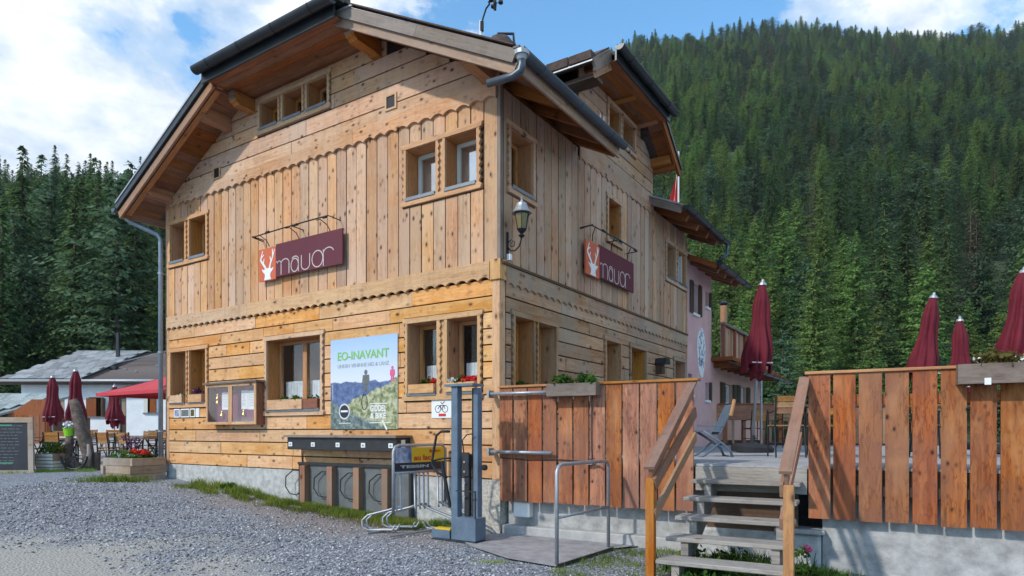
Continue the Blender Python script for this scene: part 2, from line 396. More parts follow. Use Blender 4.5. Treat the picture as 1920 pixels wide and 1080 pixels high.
def sstep(a, b, x):
    t = np.clip((x-a)/(b-a), 0, 1); return t*t*(3-2*t)
def gz(x, y):
    """height of the ground"""
    x = np.asarray(x, float); y = np.asarray(y, float)
    z = .22+.46*np.clip(-x/7, 0, 1)*np.clip((y-4)/9, .15, 1)
    z = z+.10*sstep(14, 22, y)*sstep(0, -8, x)+.65*sstep(20, 33, y)*sstep(0, -8, x)
    z = z+np.where(x > 2, -.10*sstep(2, 4, x), 0)
    z = z+.012*np.sin(x*1.7+y*.6)*np.sin(y*1.3-x*.4)
    return z
A_ = R(33.1); HC = (-.166, 8.75)
def HW(x, y, z=0): return (HC[0]+x*math.cos(A_)+y*math.sin(A_), HC[1]-x*math.sin(A_)+y*math.cos(A_), z)
B_ = R(29); DC = (-.13, 8.66)
def DW(u, v, z=0): return (DC[0]+u*math.cos(B_)+v*math.sin(B_), DC[1]-u*math.sin(B_)+v*math.cos(B_), z)
# ================================================================ ground
def ground_mat():
    m, t, b = mat('gravel_ground')
    tcn = nd(t, 'ShaderNodeTexCoord'); P = tcn.outputs['Object']
    v1 = nd(t, 'ShaderNodeTexVoronoi', i_Vector=P, i_Scale=38.); v2 = nd(t, 'ShaderNodeTexVoronoi', i_Vector=P, i_Scale=85.)
    n = nd(t, 'ShaderNodeTexNoise', i_Vector=P, i_Scale=1.1, i_Detail=6., i_Roughness=.6)
    nf = nd(t, 'ShaderNodeTexNoise', i_Vector=P, i_Scale=55., i_Detail=4., i_Roughness=.7)
    sep = nd(t, 'ShaderNodeSeparateColor', i_Color=v1.outputs['Color'])
    stone = ramp(t, sep.outputs[0], [(0, (.17, .19, .235)), (.5, (.30, .33, .385)), (.85, (.42, .45, .50)), (1, (.56, .58, .60))])
    stone = mixc(t, ramp(t, v1.outputs['Distance'], [(.35, 0), (.7, .75)]), stone, (.085, .09, .105))
    dirt = ramp(t, nf.outputs[0], [(.35, (.18, .155, .148)), (.62, (.34, .30, .29))])
    sand = ramp(t, nf.outputs[0], [(.35, (.30, .30, .275)), (.62, (.44, .43, .40))])
    s = nd(t, 'ShaderNodeSeparateXYZ', i_Vector=P); X, Y = s.outputs[0], s.outputs[1]
    # trodden dirt along the house front: distance to the facade line
    df = math_(t, 'ADD', math_(t, 'MULTIPLY', math_(t, 'ADD', X, -HC[0]), math.sin(A_)), math_(t, 'MULTIPLY', math_(t, 'ADD', Y, -HC[1]), math.cos(A_)))
    # along-facade coordinate
    da = math_(t, 'SUBTRACT', math_(t, 'MULTIPLY', math_(t, 'ADD', X, -HC[0]), math.cos(A_)), math_(t, 'MULTIPLY', math_(t, 'ADD', Y, -HC[1]), math.sin(A_)))
    band = math_(t, 'SUBTRACT', 1.55, math_(t, 'ABSOLUTE', math_(t, 'ADD', df, .75)))
    band = math_(t, 'ADD', band, math_(t, 'MULTIPLY', math_(t, 'SUBTRACT', n.outputs[0], .5), 2.6))
    band = math_(t, 'SUBTRACT', band, math_(t, 'MULTIPLY', math_(t, 'ABSOLUTE', math_(t, 'ADD', da, 2.4)), .28))
    col = mixc(t, ramp(t, band, [(.0, 0), (.9, .92)]), stone, dirt)
    # pale worn patch at the near left
    pn = math_(t, 'MULTIPLY', math_(t, 'SUBTRACT', n.outputs[0], .5), 3.0)
    dx = math_(t, 'MULTIPLY', math_(t, 'ADD', X, 5.0), .42); dy = math_(t, 'MULTIPLY', math_(t, 'ADD', Y, -5.9), .62)
    rr = math_(t, 'SQRT', math_(t, 'ADD', math_(t, 'MULTIPLY', dx, dx), math_(t, 'MULTIPLY', dy, dy)))
    pm = math_(t, 'ADD', math_(t, 'SUBTRACT', 1.25, rr), pn)
    col = mixc(t, ramp(t, pm, [(.0, 0), (.55, .9)]), col, sand)
    far = nd(t, 'ShaderNodeMapRange', i_Value=Y); far.inputs[1].default_value = 15.5; far.inputs[2].default_value = 17
    pav = ramp(t, nf.outputs[0], [(.3, (.33, .33, .33)), (.7, (.45, .45, .44))])
    lf = nd(t, 'ShaderNodeMapRange', i_Value=X); lf.inputs[1].default_value = 0; lf.inputs[2].default_value = -4
    col = mixc(t, math_(t, 'MULTIPLY', far.outputs[0], lf.outputs[0]), col, pav)
    t.links.new(col, b.inputs['Base Color']); b.inputs['Roughness'].default_value = .9; b.inputs['Specular IOR Level'].default_value = .2
    h = math_(t, 'ADD', math_(t, 'MULTIPLY', v1.outputs['Distance'], -.8), math_(t, 'MULTIPLY', nf.outputs[0], .5))
    bump(t, b, h, .9, .018)
    m, t, b = mat('forest_floor')
    tcn = nd(t, 'ShaderNodeTexCoord')
    n = nd(t, 'ShaderNodeTexNoise', i_Vector=tcn.outputs['Object'], i_Scale=.25, i_Detail=8., i_Roughness=.65)
    t.links.new(ramp(t, n.outputs[0], [(.35, (.022, .036, .018)), (.6, (.05, .075, .03)), (.75, (.10, .115, .055))]), b.inputs['Base Color'])
    b.inputs['Roughness'].default_value = .95; bump(t, b, n.outputs[0], .8, .6)
ground_mat()
def hz(x, y):
    """height of the wooded hills: r is the distance from the valley road, th the bearing"""
    x = np.asarray(x, float); y = np.asarray(y, float)
    r = np.hypot(x, y); th = x/np.maximum(y, .01); th = np.where(y <= 0, np.sign(x)*9, th)
    k = sstep(-.42, -.10, th)                        # 0 left hill, 1 right mountain
    RL, ZL = 300., 101.; RR, ZR = 760., 474.
    rk = np.hypot(1, np.clip(th, -1.2, 1.2))
    top = 1.+.03*np.sin(th*9)-.18*sstep(.22, .0, th)-.07*np.sin(th*4+1)**2
    f1 = np.clip((r/rk*1.0-50)/(RL-50), 0, 3); h1 = np.where(f1 < 1, f1**1.08, 1-.35*(f1-1)**1.5)*ZL
    f2 = np.clip((r/rk-62)/(RR-62), 0, 3); h2 = np.where(f2 < 1, f2**1.13, 1-.4*(f2-1)**1.4)*ZR*top
    h = h1*(1-k)+h2*k
    h = h*sstep(-1.6, -.9, -np.abs(th)*0-1.0+np.where(y > 0, .4, -1))
    bumpy = np.sin(x*.021+1)*np.cos(y*.017)*.5+np.sin(x*.06+y*.05)*.18
    return h*(1+.03*bumpy)+bumpy*np.clip((r-60)/80, 0, 1)*3.5-.35
def build_land():
    rs = np.concatenate([[.01], np.arange(1., 60, 1.), np.geomspace(60, 2600, 34)]); nt_ = 220
    th = np.linspace(0, 2*np.pi, nt_, endpoint=False)
    RR, TT = np.meshgrid(rs, th, indexing='ij'); X = RR*np.cos(TT); Y = RR*np.sin(TT)
    Z = gz(X, Y)-sstep(60, 2600, RR)*3; V = np.stack([X, Y, Z], -1).reshape(-1, 3)
    i, j = np.meshgrid(np.arange(len(rs)-1), np.arange(nt_), indexing='ij'); j2 = (j+1) % nt_
    F = np.stack([i*nt_+j, (i+1)*nt_+j, (i+1)*nt_+j2, i*nt_+j2], -1).reshape(-1, 4)
    numesh('ground', V, F, 'gravel_ground', kind='structure', smooth=True)
    rs = np.geomspace(44, 1500, 110); th = np.linspace(R(8), R(172), 260)
    RR, TT = np.meshgrid(rs, th, indexing='ij'); X = RR*np.cos(TT); Y = RR*np.sin(TT); Z = hz(X, Y)+gz(X, Y)-.1-2.*(RR < 48)
    V = np.stack([X, Y, Z], -1).reshape(-1, 3); n = 260
    i, j = np.meshgrid(np.arange(len(rs)-1), np.arange(n-1), indexing='ij')
    F = np.stack([i*n+j, (i+1)*n+j, (i+1)*n+j+1, i*n+j+1], -1).reshape(-1, 4)
    numesh('wooded_hillside', V, F, 'forest_floor', kind='structure', smooth=True)
build_land()

# ---------------------------------------------------------------- conifers
def crown(H, Rm, base, seed, n_wh, n_br, leaf, droop=.25, power=.8, gap=.15, lift=0., dens=1., flat=.5):
    g = np.random.default_rng(seed); P = []
    for w in range(n_wh):
        f = w/(n_wh-1); z = base+(H*.985-base)*f**.93
        r0 = Rm*(1-f)**power+.10
        if power < .5: r0 = Rm*(math.sin(math.pi*min(1, .18+f*.82))**.6)+.08
        r0 *= g.uniform(.72, 1.12)
        nb = max(4, int(n_br*(.55+.6*(1-f))))
        for b_ in range(nb):
            if g.random() < gap: continue
            az = g.random()*2*np.pi; L = r0*g.uniform(.65, 1.2); k = max(2, int(L/(leaf*.55)*dens))
            t = (np.arange(k)+g.random(k)*.8)/k
            zz = z+g.uniform(-.2, .2)+lift*L*t-droop*L*t**1.6
            x = np.cos(az)*L*t; y = np.sin(az)*L*t
            s = leaf*(1.05-.45*t)*g.uniform(.7, 1.3, k)
            off = g.normal(size=(k, 2))*.10*L*t[:, None]*.8
            c = np.stack([x+off[:, 0], y+off[:, 1], zz], 1)
            a2 = az+g.uniform(-1.1, 1.1, k)
            d = np.stack([np.cos(a2), np.sin(a2), -g.uniform(.15, .8, k)], 1)*s[:, None]
            sd = np.stack([-np.sin(a2), np.cos(a2), g.uniform(-flat, flat, k)], 1)*s[:, None]*.42
            q4 = np.stack([c-sd, c+sd*1., c+d*1.1+sd*.25, c+d*.9-sd*.3], 1)
            nn = np.cross(q4[:, 1]-q4[:, 0], q4[:, 2]-q4[:, 0]); ow = np.stack([x, y, .5*np.ones(k)*(L*.5+.3)], 1)
            fl = (nn*ow).sum(1) < 0; q4[fl] = q4[fl][:, ::-1]; P.append(q4)
    Q = np.concatenate(P).reshape(-1, 3)
    return Q, np.arange(len(Q)).reshape(-1, 4)
def mesh_only(name, V, F, m):
    me = bpy.data.meshes.new(name); k = F.shape[1]
    me.vertices.add(len(V)); me.vertices.foreach_set('co', np.asarray(V, np.float32).ravel())
    me.loops.add(F.size); me.loops.foreach_set('vertex_index', F.astype(np.int32).ravel())
    me.polygons.add(len(F)); me.polygons.foreach_set('loop_start', np.arange(0, F.size, k, dtype=np.int32))
    me.polygons.foreach_set('loop_total', np.full(len(F), k, dtype=np.int32)); me.update(calc_edges=True)
    H = V[:, 2].max(); rr = np.hypot(V[:, 0], V[:, 1])+.2      # rounded crown normals
    N = np.stack([V[:, 0]/rr, V[:, 1]/rr, .35+.5*V[:, 2]/H], 1); N = N+np.random.default_rng(1).normal(size=N.shape)*.28; N /= np.linalg.norm(N, axis=1)[:, None]
    me.polygons.foreach_set('use_smooth', [True]*len(F)); me.normals_split_custom_set_from_vertices([tuple(v) for v in N])
    me.materials.append(MATS[m]); return me
# (kind, material, height, crown args)
VAR = [('spruce_tree', 'spruce_leaf', dict(H=19, Rm=4.0, base=1.5, n_wh=40, n_br=14, leaf=0.40, droop=.42, power=.8, gap=.08)),
       ('spruce_tree', 'spruce_leaf', dict(H=22, Rm=4.2, base=3., n_wh=44, n_br=13, leaf=0.44, droop=.5, power=.85, gap=.16)),
       ('larch_tree', 'larch_leaf', dict(H=18, Rm=4.4, base=2., n_wh=38, n_br=13, leaf=0.35, droop=.12, power=.68, gap=.16, lift=.12, flat=1.)),
       ('larch_tree', 'larch_leaf', dict(H=14, Rm=4.0, base=.8, n_wh=34, n_br=13, leaf=0.34, droop=.1, power=.66, gap=.1, lift=.2, flat=1.)),
       ('pine_tree', 'pine_leaf', dict(H=16, Rm=4.0, base=3., n_wh=26, n_br=14, leaf=0.45, droop=.05, power=.4, gap=.2, lift=.25, flat=1.2)),
       ('spruce_tree', 'dead_leaf', dict(H=18, Rm=3.3, base=2., n_wh=30, n_br=10, leaf=0.34, droop=.4, power=.75, gap=.34, dens=.8)),
       ('pine_tree', 'pine_leaf', dict(H=20, Rm=4.3, base=6., n_wh=24, n_br=13, leaf=0.46, droop=.15, power=.42, gap=.28, lift=.2, flat=1.))]
CM = []; TM = []
for i, (nm, mt, kw) in enumerate(VAR):
    V, F = crown(seed=100+i, **kw); CM.append(mesh_only('crown', V, F, mt))
    mb = MB(); H = kw['H']; mb.tube([(0, 0, -1.2), (.05, 0, H*.3), (-.05, .04, H*.65), (0, 0, H*.97)], [.30, .22, .12, .02], 7)
    for q in range(9):
        z = kw['base']*.5+q*.45*H/18; a = q*2.4; mb.tube([(0, 0, z), (math.cos(a)*1.1, math.sin(a)*1.1, z-.15)], [.035, .012], 4)
    o = mb.build('trunk', 'trunk_bark', smooth=True); TM.append(o.data); bpy.data.objects.remove(o)
def forest():
    g = np.random.default_rng(11); pts = []
    def scatter(n, t0, t1, r0, r1, side):
        t = g.uniform(t0, t1, n); d = np.sqrt(g.uniform(r0*r0, r1*r1, n)); return np.stack([t*d, d, np.full(n, side)], 1)
    pts.append(scatter(1700, -1.05, -.16, 52, 310, 0))
    pts.append(scatter(210, -1.0, -.42, 50, 95, 0))
    pts.append(scatter(900, -.12, 1.0, 66, 190, 1)); pts.append(scatter(260, .10, .95, 60, 95, 1))
    pts.append(scatter(3300, -.12, .98, 150, 400, 1))
    pts.append(scatter(6400, -.16, .98, 380, 775, 1))
    P = np.concatenate(pts)
    # thin out those too close together
    keep = np.ones(len(P), bool); cell = {}
    order = g.permutation(len(P))
    for i in order:
        x, y = P[i, :2]; dmin = 3.7+.0062*y; k = (int(x//8), int(y//8)); ok = True
        for a in (-1, 0, 1):
            for b in (-1, 0, 1):
                for j in cell.get((k[0]+a, k[1]+b), ()):
                    if (P[j, 0]-x)**2+(P[j, 1]-y)**2 < dmin*dmin: ok = False
        if ok: cell.setdefault(k, []).append(i)
        else: keep[i] = False
    P = P[keep]; n = len(P); x, y, sd = P.T
    z = hz(x, y)+gz(x, y)-.3
    pr = g.random(n); kind = np.zeros(n, int)
    # light larches come in drifts
    drift = np.sin(x*.045+y*.013+2)*np.cos(y*.03-x*.01)+g.normal(size=n)*.55
    kind = np.where(drift > .05, np.where(pr < .5, 2, 3), np.select([pr < .26, pr < .46, pr < .74, pr < .86], [0, 1, 4, 5], 6))
    left = sd == 0
    kind = np.where(left, np.where(drift > .8, 2, np.select([pr < .35, pr < .65, pr < .85], [0, 1, 4], 6)), kind)
    s = g.uniform(.55, 1.15, n); s = np.where(left, g.uniform(.75, 1.2, n), s); s = s*np.where(y > 300, 1.3, 1.)
    rot = g.random(n)*6.28
    H = np.array([v[2]['H'] for v in VAR])[kind]*s
    px = 960+1215*x/y
    vis = ((px > -40) & (px < 318)) | ((px > 1215) & (px < 1960))
    base_y = 810-1215*(z-1.6)/y; top_y = base_y-1215*H/y
    vis &= (top_y < 780)
    size = np.where(vis, H/y, 0); idx = np.argsort(-size)[:300]; near = np.zeros(n, bool); near[idx] = True
    LB = {0: 'dark green spruce', 1: 'tall drooping spruce', 2: 'light green larch', 3: 'short bright larch',
          4: 'round crowned pine', 5: 'half bare brownish spruce', 6: 'bare-stemmed pine'}
    for i in idx:
        nm = VAR[kind[i]][0]; L = left[i]
        pxx = px[i]; row = ('foot of' if y[i] < (68 if L else 95) else 'lower part of' if y[i] < (95 if L else 130) else 'middle of')
        at = next(w for lim, w in ((75, 'above the blackboard'), (150, 'above the shed'), (230, 'above the white house roof'), (330, 'beside the downpipe'), (1330, 'behind the flag'), (1420, 'above the balcony'),
             (1520, 'behind the parasol over the stairs'), (1640, 'above the right stair railing'), (1760, 'behind the leaning parasol'), (1860, 'behind the smallest parasol'), (9999, 'at the right picture edge')) if pxx < lim)
        lab = f"{LB[kind[i]]} at {row} the {'left' if L else 'right'} slope {at}"
        o = thing(nm, lab, 'tree', (x[i], y[i], z[i]), rot[i], 'conifers on the '+('left slope behind the white house' if L else 'right slope behind the deck'))
        o.scale = (s[i]*g.uniform(.9, 1.12),)*2+(s[i],)
        for nn, me in (('trunk', TM[kind[i]]), ('crown', CM[kind[i]])):
            c = bpy.data.objects.new(nn, me); COL.objects.link(c); c.parent = o
    # the rest: one far forest
    far = ~near; me = bpy.data.meshes.new('distant_forest'); m = far.sum()
    me.vertices.add(m); me.vertices.foreach_set('co', np.stack([x, y, z], 1)[far].astype(np.float32).ravel())
    for nm, arr, tp in (('ts', s, 'FLOAT'), ('tr', rot, 'FLOAT'), ('tk', kind, 'INT')):
        a = me.attributes.new(nm, tp, 'POINT'); a.data.foreach_set('value', arr[far].astype(np.float32 if tp == 'FLOAT' else np.int32))
    o = bpy.data.objects.new('distant_forest', me); COL.objects.link(o); o['kind'] = 'stuff'
    gn = bpy.data.node_groups.new('forest', 'GeometryNodeTree')
    gn.interface.new_socket('Geometry', in_out='INPUT', socket_type='NodeSocketGeometry'); gn.interface.new_socket('Geometry', in_out='OUTPUT', socket_type='NodeSocketGeometry')
    gi = gn.nodes.new('NodeGroupInput'); go = gn.nodes.new('NodeGroupOutput')
    jn = gn.nodes.new('GeometryNodeJoinGeometry'); srcs = {}
    for ob in bpy.data.objects:
        if ob.type == 'MESH' and ob.data in CM and ob.data.name not in srcs: srcs[ob.data.name] = ob
    for k in reversed(range(len(CM))):      # join lists the last link first
        ii = gn.nodes.new('GeometryNodeObjectInfo'); ii.inputs['As Instance'].default_value = True; ii.inputs['Object'].default_value = srcs[CM[k].name]
        gn.links.new(ii.outputs['Geometry'], jn.inputs[0])
    def attr(nm, tp):
        a = gn.nodes.new('GeometryNodeInputNamedAttribute'); a.data_type = tp; a.inputs[0].default_value = nm
        return [s_ for s_ in a.outputs if s_.enabled and s_.name == 'Attribute'][0]
    ip = gn.nodes.new('GeometryNodeInstanceOnPoints'); ip.inputs['Pick Instance'].default_value = True
    cx = gn.nodes.new('ShaderNodeCombineXYZ'); gn.links.new(attr('tr', 'FLOAT'), cx.inputs[2])
    gn.links.new(gi.outputs[0], ip.inputs['Points']); gn.links.new(jn.outputs[0], ip.inputs['Instance'])
    gn.links.new(attr('tk', 'INT'), ip.inputs['Instance Index']); gn.links.new(cx.outputs[0], ip.inputs['Rotation']); sc_ = gn.nodes.new('ShaderNodeVectorMath'); sc_.operation = 'SCALE'; sc_.inputs[0].default_value = (1.28, 1.28, .92); gn.links.new(attr('ts', 'FLOAT'), sc_.inputs['Scale']); gn.links.new(sc_.outputs[0], ip.inputs['Scale'])
    gn.links.new(ip.outputs[0], go.inputs[0])
    md = o.modifiers.new('forest', 'NODES'); md.node_group = gn
    print('trees', n, 'near', near.sum())
forest()
# ================================================================ the timber house
# local frame: x to the right along the front (corner at 0, left end at -8.17), y into depth along the side, z up
HX0 = -8.17; HY1 = 7.78
house = thing('timber_house', 'large timber clad house with half hipped roof, red name boards and deep window niches', 'house', HW(0, 0), -A_)
def TF(a, d, z): return (a, -d, z)        # front wall: d outwards
def TS(a, d, z): return (d, a, z)         # side wall
def rnd(a, b): return random.uniform(a, b)
RZ = 7.78; SL = .532
def roof_top(x):                          # main roof top surface over local x
    return 8.6-abs(x+3.88)*SL
FW = [  # front windows: openings
 dict(z0=6.96, z1=7.43, ops=[(-5.12, -4.62), (-4.49, -3.99), (-3.86, -3.37)], kind='dark'),
 dict(z0=5.03, z1=5.78, ops=[(-1.65, -1.08), (-.91, -.355)], kind='blind'),
 dict(z0=5.00, z1=5.77, ops=[(-8.02, -7.50), (-7.33, -6.78)], kind='dark'),
 dict(z0=2.17, z1=3.20, ops=[(-8.0, -7.45), (-7.33, -6.79)], kind='dark'),
 dict(z0=1.97, z1=3.20, ops=[(-4.93, -3.53)], kind='curtain2'),
 dict(z0=2.15, z1=3.20, ops=[(-1.62, -1.06), (-.87, -.34)], kind='curtain')]
SW = [
 dict(z0=4.97, z1=5.79, ops=[(.21, .80)], kind='dark'),
 dict(z0=5.09, z1=5.79, ops=[(3.40, 3.93)], kind='dark'),
 dict(z0=4.98, z1=5.73, ops=[(6.41, 6.98), (7.14, 7.70)], kind='dark'),
 dict(z0=2.12, z1=3.21, ops=[(.32, .82), (.95, 1.48)], kind='curtain'),
 dict(z0=2.12, z1=3.23, ops=[(3.31, 3.93)], kind='dark'),
 dict(z0=2.12, z1=3.23, ops=[(4.44, 5.20)], kind='dark'),
 dict(z0=2.12, z1=3.21, ops=[(6.93, 7.59)], kind='dark'),
 dict(z0=7.01, z1=7.50, ops=[(3.42, 3.93), (4.03, 4.60)], kind='dark')]
TW = .085
def holes(wins):
    return [(min(a for a, b in w['ops'])-TW, max(b for a, b in w['ops'])+TW, w['z0']-.11, w['z1']+.09) for w in wins]
FH, SH = holes(FW), holes(SW)
def hplank(T, a0, a1, z0, z1, H, m, name, topf=None, th=.028, minw=.04):
    """a horizontal board from a0 to a1, notched round the openings"""
    cuts = [(h0, h1, g0, g1) for h0, h1, g0, g1 in H if h1 > a0 and h0 < a1 and g1 > z0+.01 and g0 < z1-.01]
    bs = sorted({a0, a1, *[min(max(c, a0), a1) for h in cuts for c in h[:2]]})
    segs = []
    for p, q in zip(bs, bs[1:]):
        if q-p < 1e-4: continue
        mid = (p+q)/2; lo, hi = z0, z1
        for h0, h1, g0, g1 in cuts:
            if h0 < mid < h1:
                if g0 <= z0+.012 and g1 >= z1-.012: lo = hi = None; break
                if g0 <= z0+.012: lo = g1
                elif g1 >= z1-.012: hi = g0
                else: hi = g0
        if lo is None or hi-lo < .015: segs.append(None)
        else: segs.append((p, q, lo, hi))
    run = []; runs = []
    for s_ in segs:
        if s_ is None:
            if run: runs.append(run)
            run = []
        else: run.append(s_)
    if run: runs.append(run)
    for r_ in runs:
        up = []; dn = []
        for p, q, lo, hi in r_:
            if topf:
                k = max(2, int((q-p)/.06)+1); 
                for i in range(k):
                    a = p+(q-p)*i/(k-1); up.append((a, min(hi, topf(a))))
            else: up += [(p, hi), (q, hi)]
            dn += [(p, lo), (q, lo)]
        if topf: # trim ends where the roof comes below the board's foot
            lo = r_[0][2]; cl = [(a, z) for a, z in up if z > lo+.01]
            if len(cl) < 2: continue
            A0, A1 = cl[0][0], cl[-1][0]; up = cl; dn = [(max(min(a, A1), A0), l) for a, l in dn]
            dd = []; [dd.append(p) for p in dn if p not in dd]; dn = dd
        poly = dn+up[::-1]
        pp = []; [pp.append(p) for p in poly if not pp or (abs(p[0]-pp[-1][0])+abs(p[1]-pp[-1][1])) > 1e-4]
        if len(pp) < 3 or max(p[0] for p in pp)-min(p[0] for p in pp) < minw: continue
        e = rnd(-.004, .004)
        mb = MB(); tl = rnd(-.003, .003)
        mb.T = lambda a, d, z: T(a, -d+(z-z0)*tl*2, z)
        mb.prism(pp, -(th+e), -.002, 'y'); mb.build(name, m, house)
def rows(T, a0, a1, zs, H, m, name='plank', joints=True, topf=None, seglen=(1.3, 3.2)):
    for z0, z1 in zip(zs, zs[1:]):
        a = a0; cuts = [a0]
        while joints:
            a += rnd(*seglen)
            if a > a1-.5: break
            cuts.append(a)
        cuts.append(a1)
        for p, q in zip(cuts, cuts[1:]):
            hplank(T, p+(.005 if p > a0 else 0), q-(.005 if q < a1 else 0), z0+.010, z1-.010, H, m, name, topf)
def boards(T, a0, a1, z0, z1, pitch, H, m, name='board'):
    n = round((a1-a0)/pitch); w = (a1-a0)/n
    for i in range(n):
        p, q = a0+i*w+.009, a0+(i+1)*w-.009+rnd(-.003, .003)
        spans = [(z0, z1)]
        for h0, h1, g0, g1 in H:
            if h0 < q-.01 and h1 > p+.01:
                if h0 <= p+.02 and h1 >= q-.02:
                    new = []
                    for s0, s1 in spans:
                        if g1 <= s0 or g0 >= s1: new.append((s0, s1))
                        else:
                            if g0-s0 > .03: new.append((s0, g0))
                            if s1-g1 > .03: new.append((g1, s1))
                    spans = new
                else: pass
        part = [(h0, h1, g0, g1) for h0, h1, g0, g1 in H if h0 < q-.01 and h1 > p+.01 and not (h0 <= p+.02 and h1 >= q-.02) and g1 > z0 and g0 < z1]
        for s0, s1 in spans:
            e = rnd(-.004, .005); poly = [(p, s0), (q, s0), (q, s1), (p, s1)]
            for h0, h1, g0, g1 in part:      # notch beside an opening
                if h0 > p: poly = [(p, s0), (q, s0), (q, g0), (h0, g0), (h0, g1), (q, g1), (q, s1), (p, s1)]
                else: poly = [(p, s0), (q, s0), (q, s1), (p, s1), (p, g1), (h1, g1), (h1, g0), (p, g0)]
            mb = MB(lambda a, d, z: T(a, -d, z)); mb.prism(poly, -(.026+e), -.002, 'y', horiz=False); mb.build(name, m, house)
def arches(a0, a1, zb, zt, period, amp, n=7):
    up = [(a0, zt), (a1, zt)]; dn = []
    k = max(1, round((a1-a0)/period)); w = (a1-a0)/k
    for i in range(k):
        for j in range(n): dn.append((a0+(i+j/n)*w, zb+amp*math.sin(math.pi*j/n)**.8))
    dn.append((a1, zb)); return dn+up[::-1]
def trimboard(T, a0, a1, zb, zt, period, amp, m, d=.055, seg=2.6):
    k = max(1, round((a1-a0)/seg)); w = (a1-a0)/k; w = round(w/period)*period
    e = [a0+i*w for i in range(k)]+[a1]
    for p, q in zip(e, e[1:]):
        mb = MB(lambda a, dd, z: T(a, -dd, z)); mb.prism(arches(p+.002, q-.002, zb, zt, period, amp), -d, -.03, 'y'); mb.build('scalloped_trim', m, house)
# solid core of the walls with niches left open: backing panels between the openings
def backing(T, a0, a1, z0, z1, H, topf=None):
    xs = sorted({a0, a1, *[c for h in H for c in h[:2] if a0 < c < a1]}); mb = MB(lambda a, d, z: T(a, -d, z))
    for p, q in zip(xs, xs[1:]):
        mid = (p+q)/2; sp = sorted([(g0, g1) for h0, h1, g0, g1 in H if h0 < mid < h1]); z = z0
        for g0, g1 in sp+[(z1, z1)]:
            if g0 > z:
                if topf and g0 == z1:
                    k = max(2, int((q-p)/.4)+1)
                    pts = [(p+(q-p)*i/(k-1)) for i in range(k)]
                    mb.prism([(p, z), (q, z)]+[(a, max(z+.01, topf(a))) for a in pts[::-1]], -.001, .10, 'y')
                else: mb.prism([(p, z), (q, z), (q, g0), (p, g0)], -.001, .10, 'y')
            z = max(z, g1)
    mb.build('wall_core', 'backing', house)
def under(x): return min(roof_top(x)-.095, 7.565 if -5.44 < x < -2.32 else 9)
inner = lambda H: [(a+TW*.9, b-TW*.9, c+.1, d-.08) for a, b, c, d in H]
def split(wins): return [(a-.001, b+.001, w['z0'], w['z1']) for w in wins for a, b in w['ops']]
backing(TF, HX0, 0, .955, 7.75, split(FW), under)
backing(TS, .10, HY1, .955, 6.25, split(SW))
def under2(y): return min(7.80, 7.80-(max(0, 2.45-y)+max(0, y-4.82))*.72)-.10
backing(TS, 2.28, 5.617, 6.25, 7.7, split(SW), under2)
# ---- front cladding
random.seed(3)
rows(TF, HX0+.09, -.10, [.962, 1.19, 1.42, 1.645, 1.88, 2.11, 2.335, 2.56, 2.79, 3.01, 3.235, 3.45, 3.68], FH, 'wood_lower', seglen=(.7, 2.2))
trimboard(TF, HX0+.06, -.12, 3.66, 3.915, .19, .045, 'wood_trim', d=.075)
boards(TF, HX0+.07, -.02, 3.92, 6.16, .2245, FH, 'wood_upper')
trimboard(TF, HX0+.02, -.02, 6.10, 6.33, .225, .05, 'wood_gable', d=.07)
gzs = [6.335, 6.56, 6.84, 7.08, 7.33, 7.60, 7.75]
rows(TF, HX0, -.0, gzs, FH, 'wood_gable', topf=under, seglen=(3.5, 5.5))
# ---- side cladding
random.seed(5)
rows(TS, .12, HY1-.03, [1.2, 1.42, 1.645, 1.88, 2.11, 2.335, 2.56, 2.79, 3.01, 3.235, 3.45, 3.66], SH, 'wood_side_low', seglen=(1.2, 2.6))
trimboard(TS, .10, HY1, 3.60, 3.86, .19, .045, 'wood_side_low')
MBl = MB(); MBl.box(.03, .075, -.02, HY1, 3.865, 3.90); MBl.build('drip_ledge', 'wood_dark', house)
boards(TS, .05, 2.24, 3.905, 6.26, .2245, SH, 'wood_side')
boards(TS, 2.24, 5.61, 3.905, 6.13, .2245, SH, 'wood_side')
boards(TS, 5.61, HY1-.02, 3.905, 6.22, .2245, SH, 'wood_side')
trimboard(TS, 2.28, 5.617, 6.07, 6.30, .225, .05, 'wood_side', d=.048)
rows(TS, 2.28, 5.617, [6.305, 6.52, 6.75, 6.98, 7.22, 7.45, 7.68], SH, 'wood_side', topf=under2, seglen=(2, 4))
# corner posts
def bit(name, m, fn, parent=None, **k):
    mb = MB(); fn(mb); return mb.build(name, m, parent or house, **k)
bit('corner_post', 'wood_trim', lambda b: b.box(-.10, .02, -.034, .10, .955, 3.92))
bit('corner_block', 'wood_trim', lambda b: b.box(-.118, .045, -.062, .10, 3.66, 3.93))
bit('corner_post', 'wood_weathered', lambda b: b.box(-.018, .034, -.036, .03, 3.932, 6.3))
bit('corner_post', 'wood_trim', lambda b: b.box(HX0-.03, HX0+.085, -.034, .1, .955, 6.15))
bit('corner_post', 'wood_side', lambda b: b.box(-.1, .034, HY1-.04, HY1+.05, 1.0, 6.1))
bit('plain_wall', 'plaster_white', lambda b: b.box(HX0-.02, HX0+.12, .1, 8.5, .3, 6.0))
bit('plain_wall', 'plaster_white', lambda b: b.box(HX0, -.05, 7.66, 7.76, .3, 6.2))
# foundation
def fnd(b):
    b.box(HX0-.02, -.55, -.02, .3, -.4, .955); b.box(-.3, .0, .06, HY1, -.4, 1.2)
bit('foundation', 'foundation', fnd)
bit('foundation', 'roughcast', lambda b: b.box(-.548, .03, -.035, .5, -.4, .952))
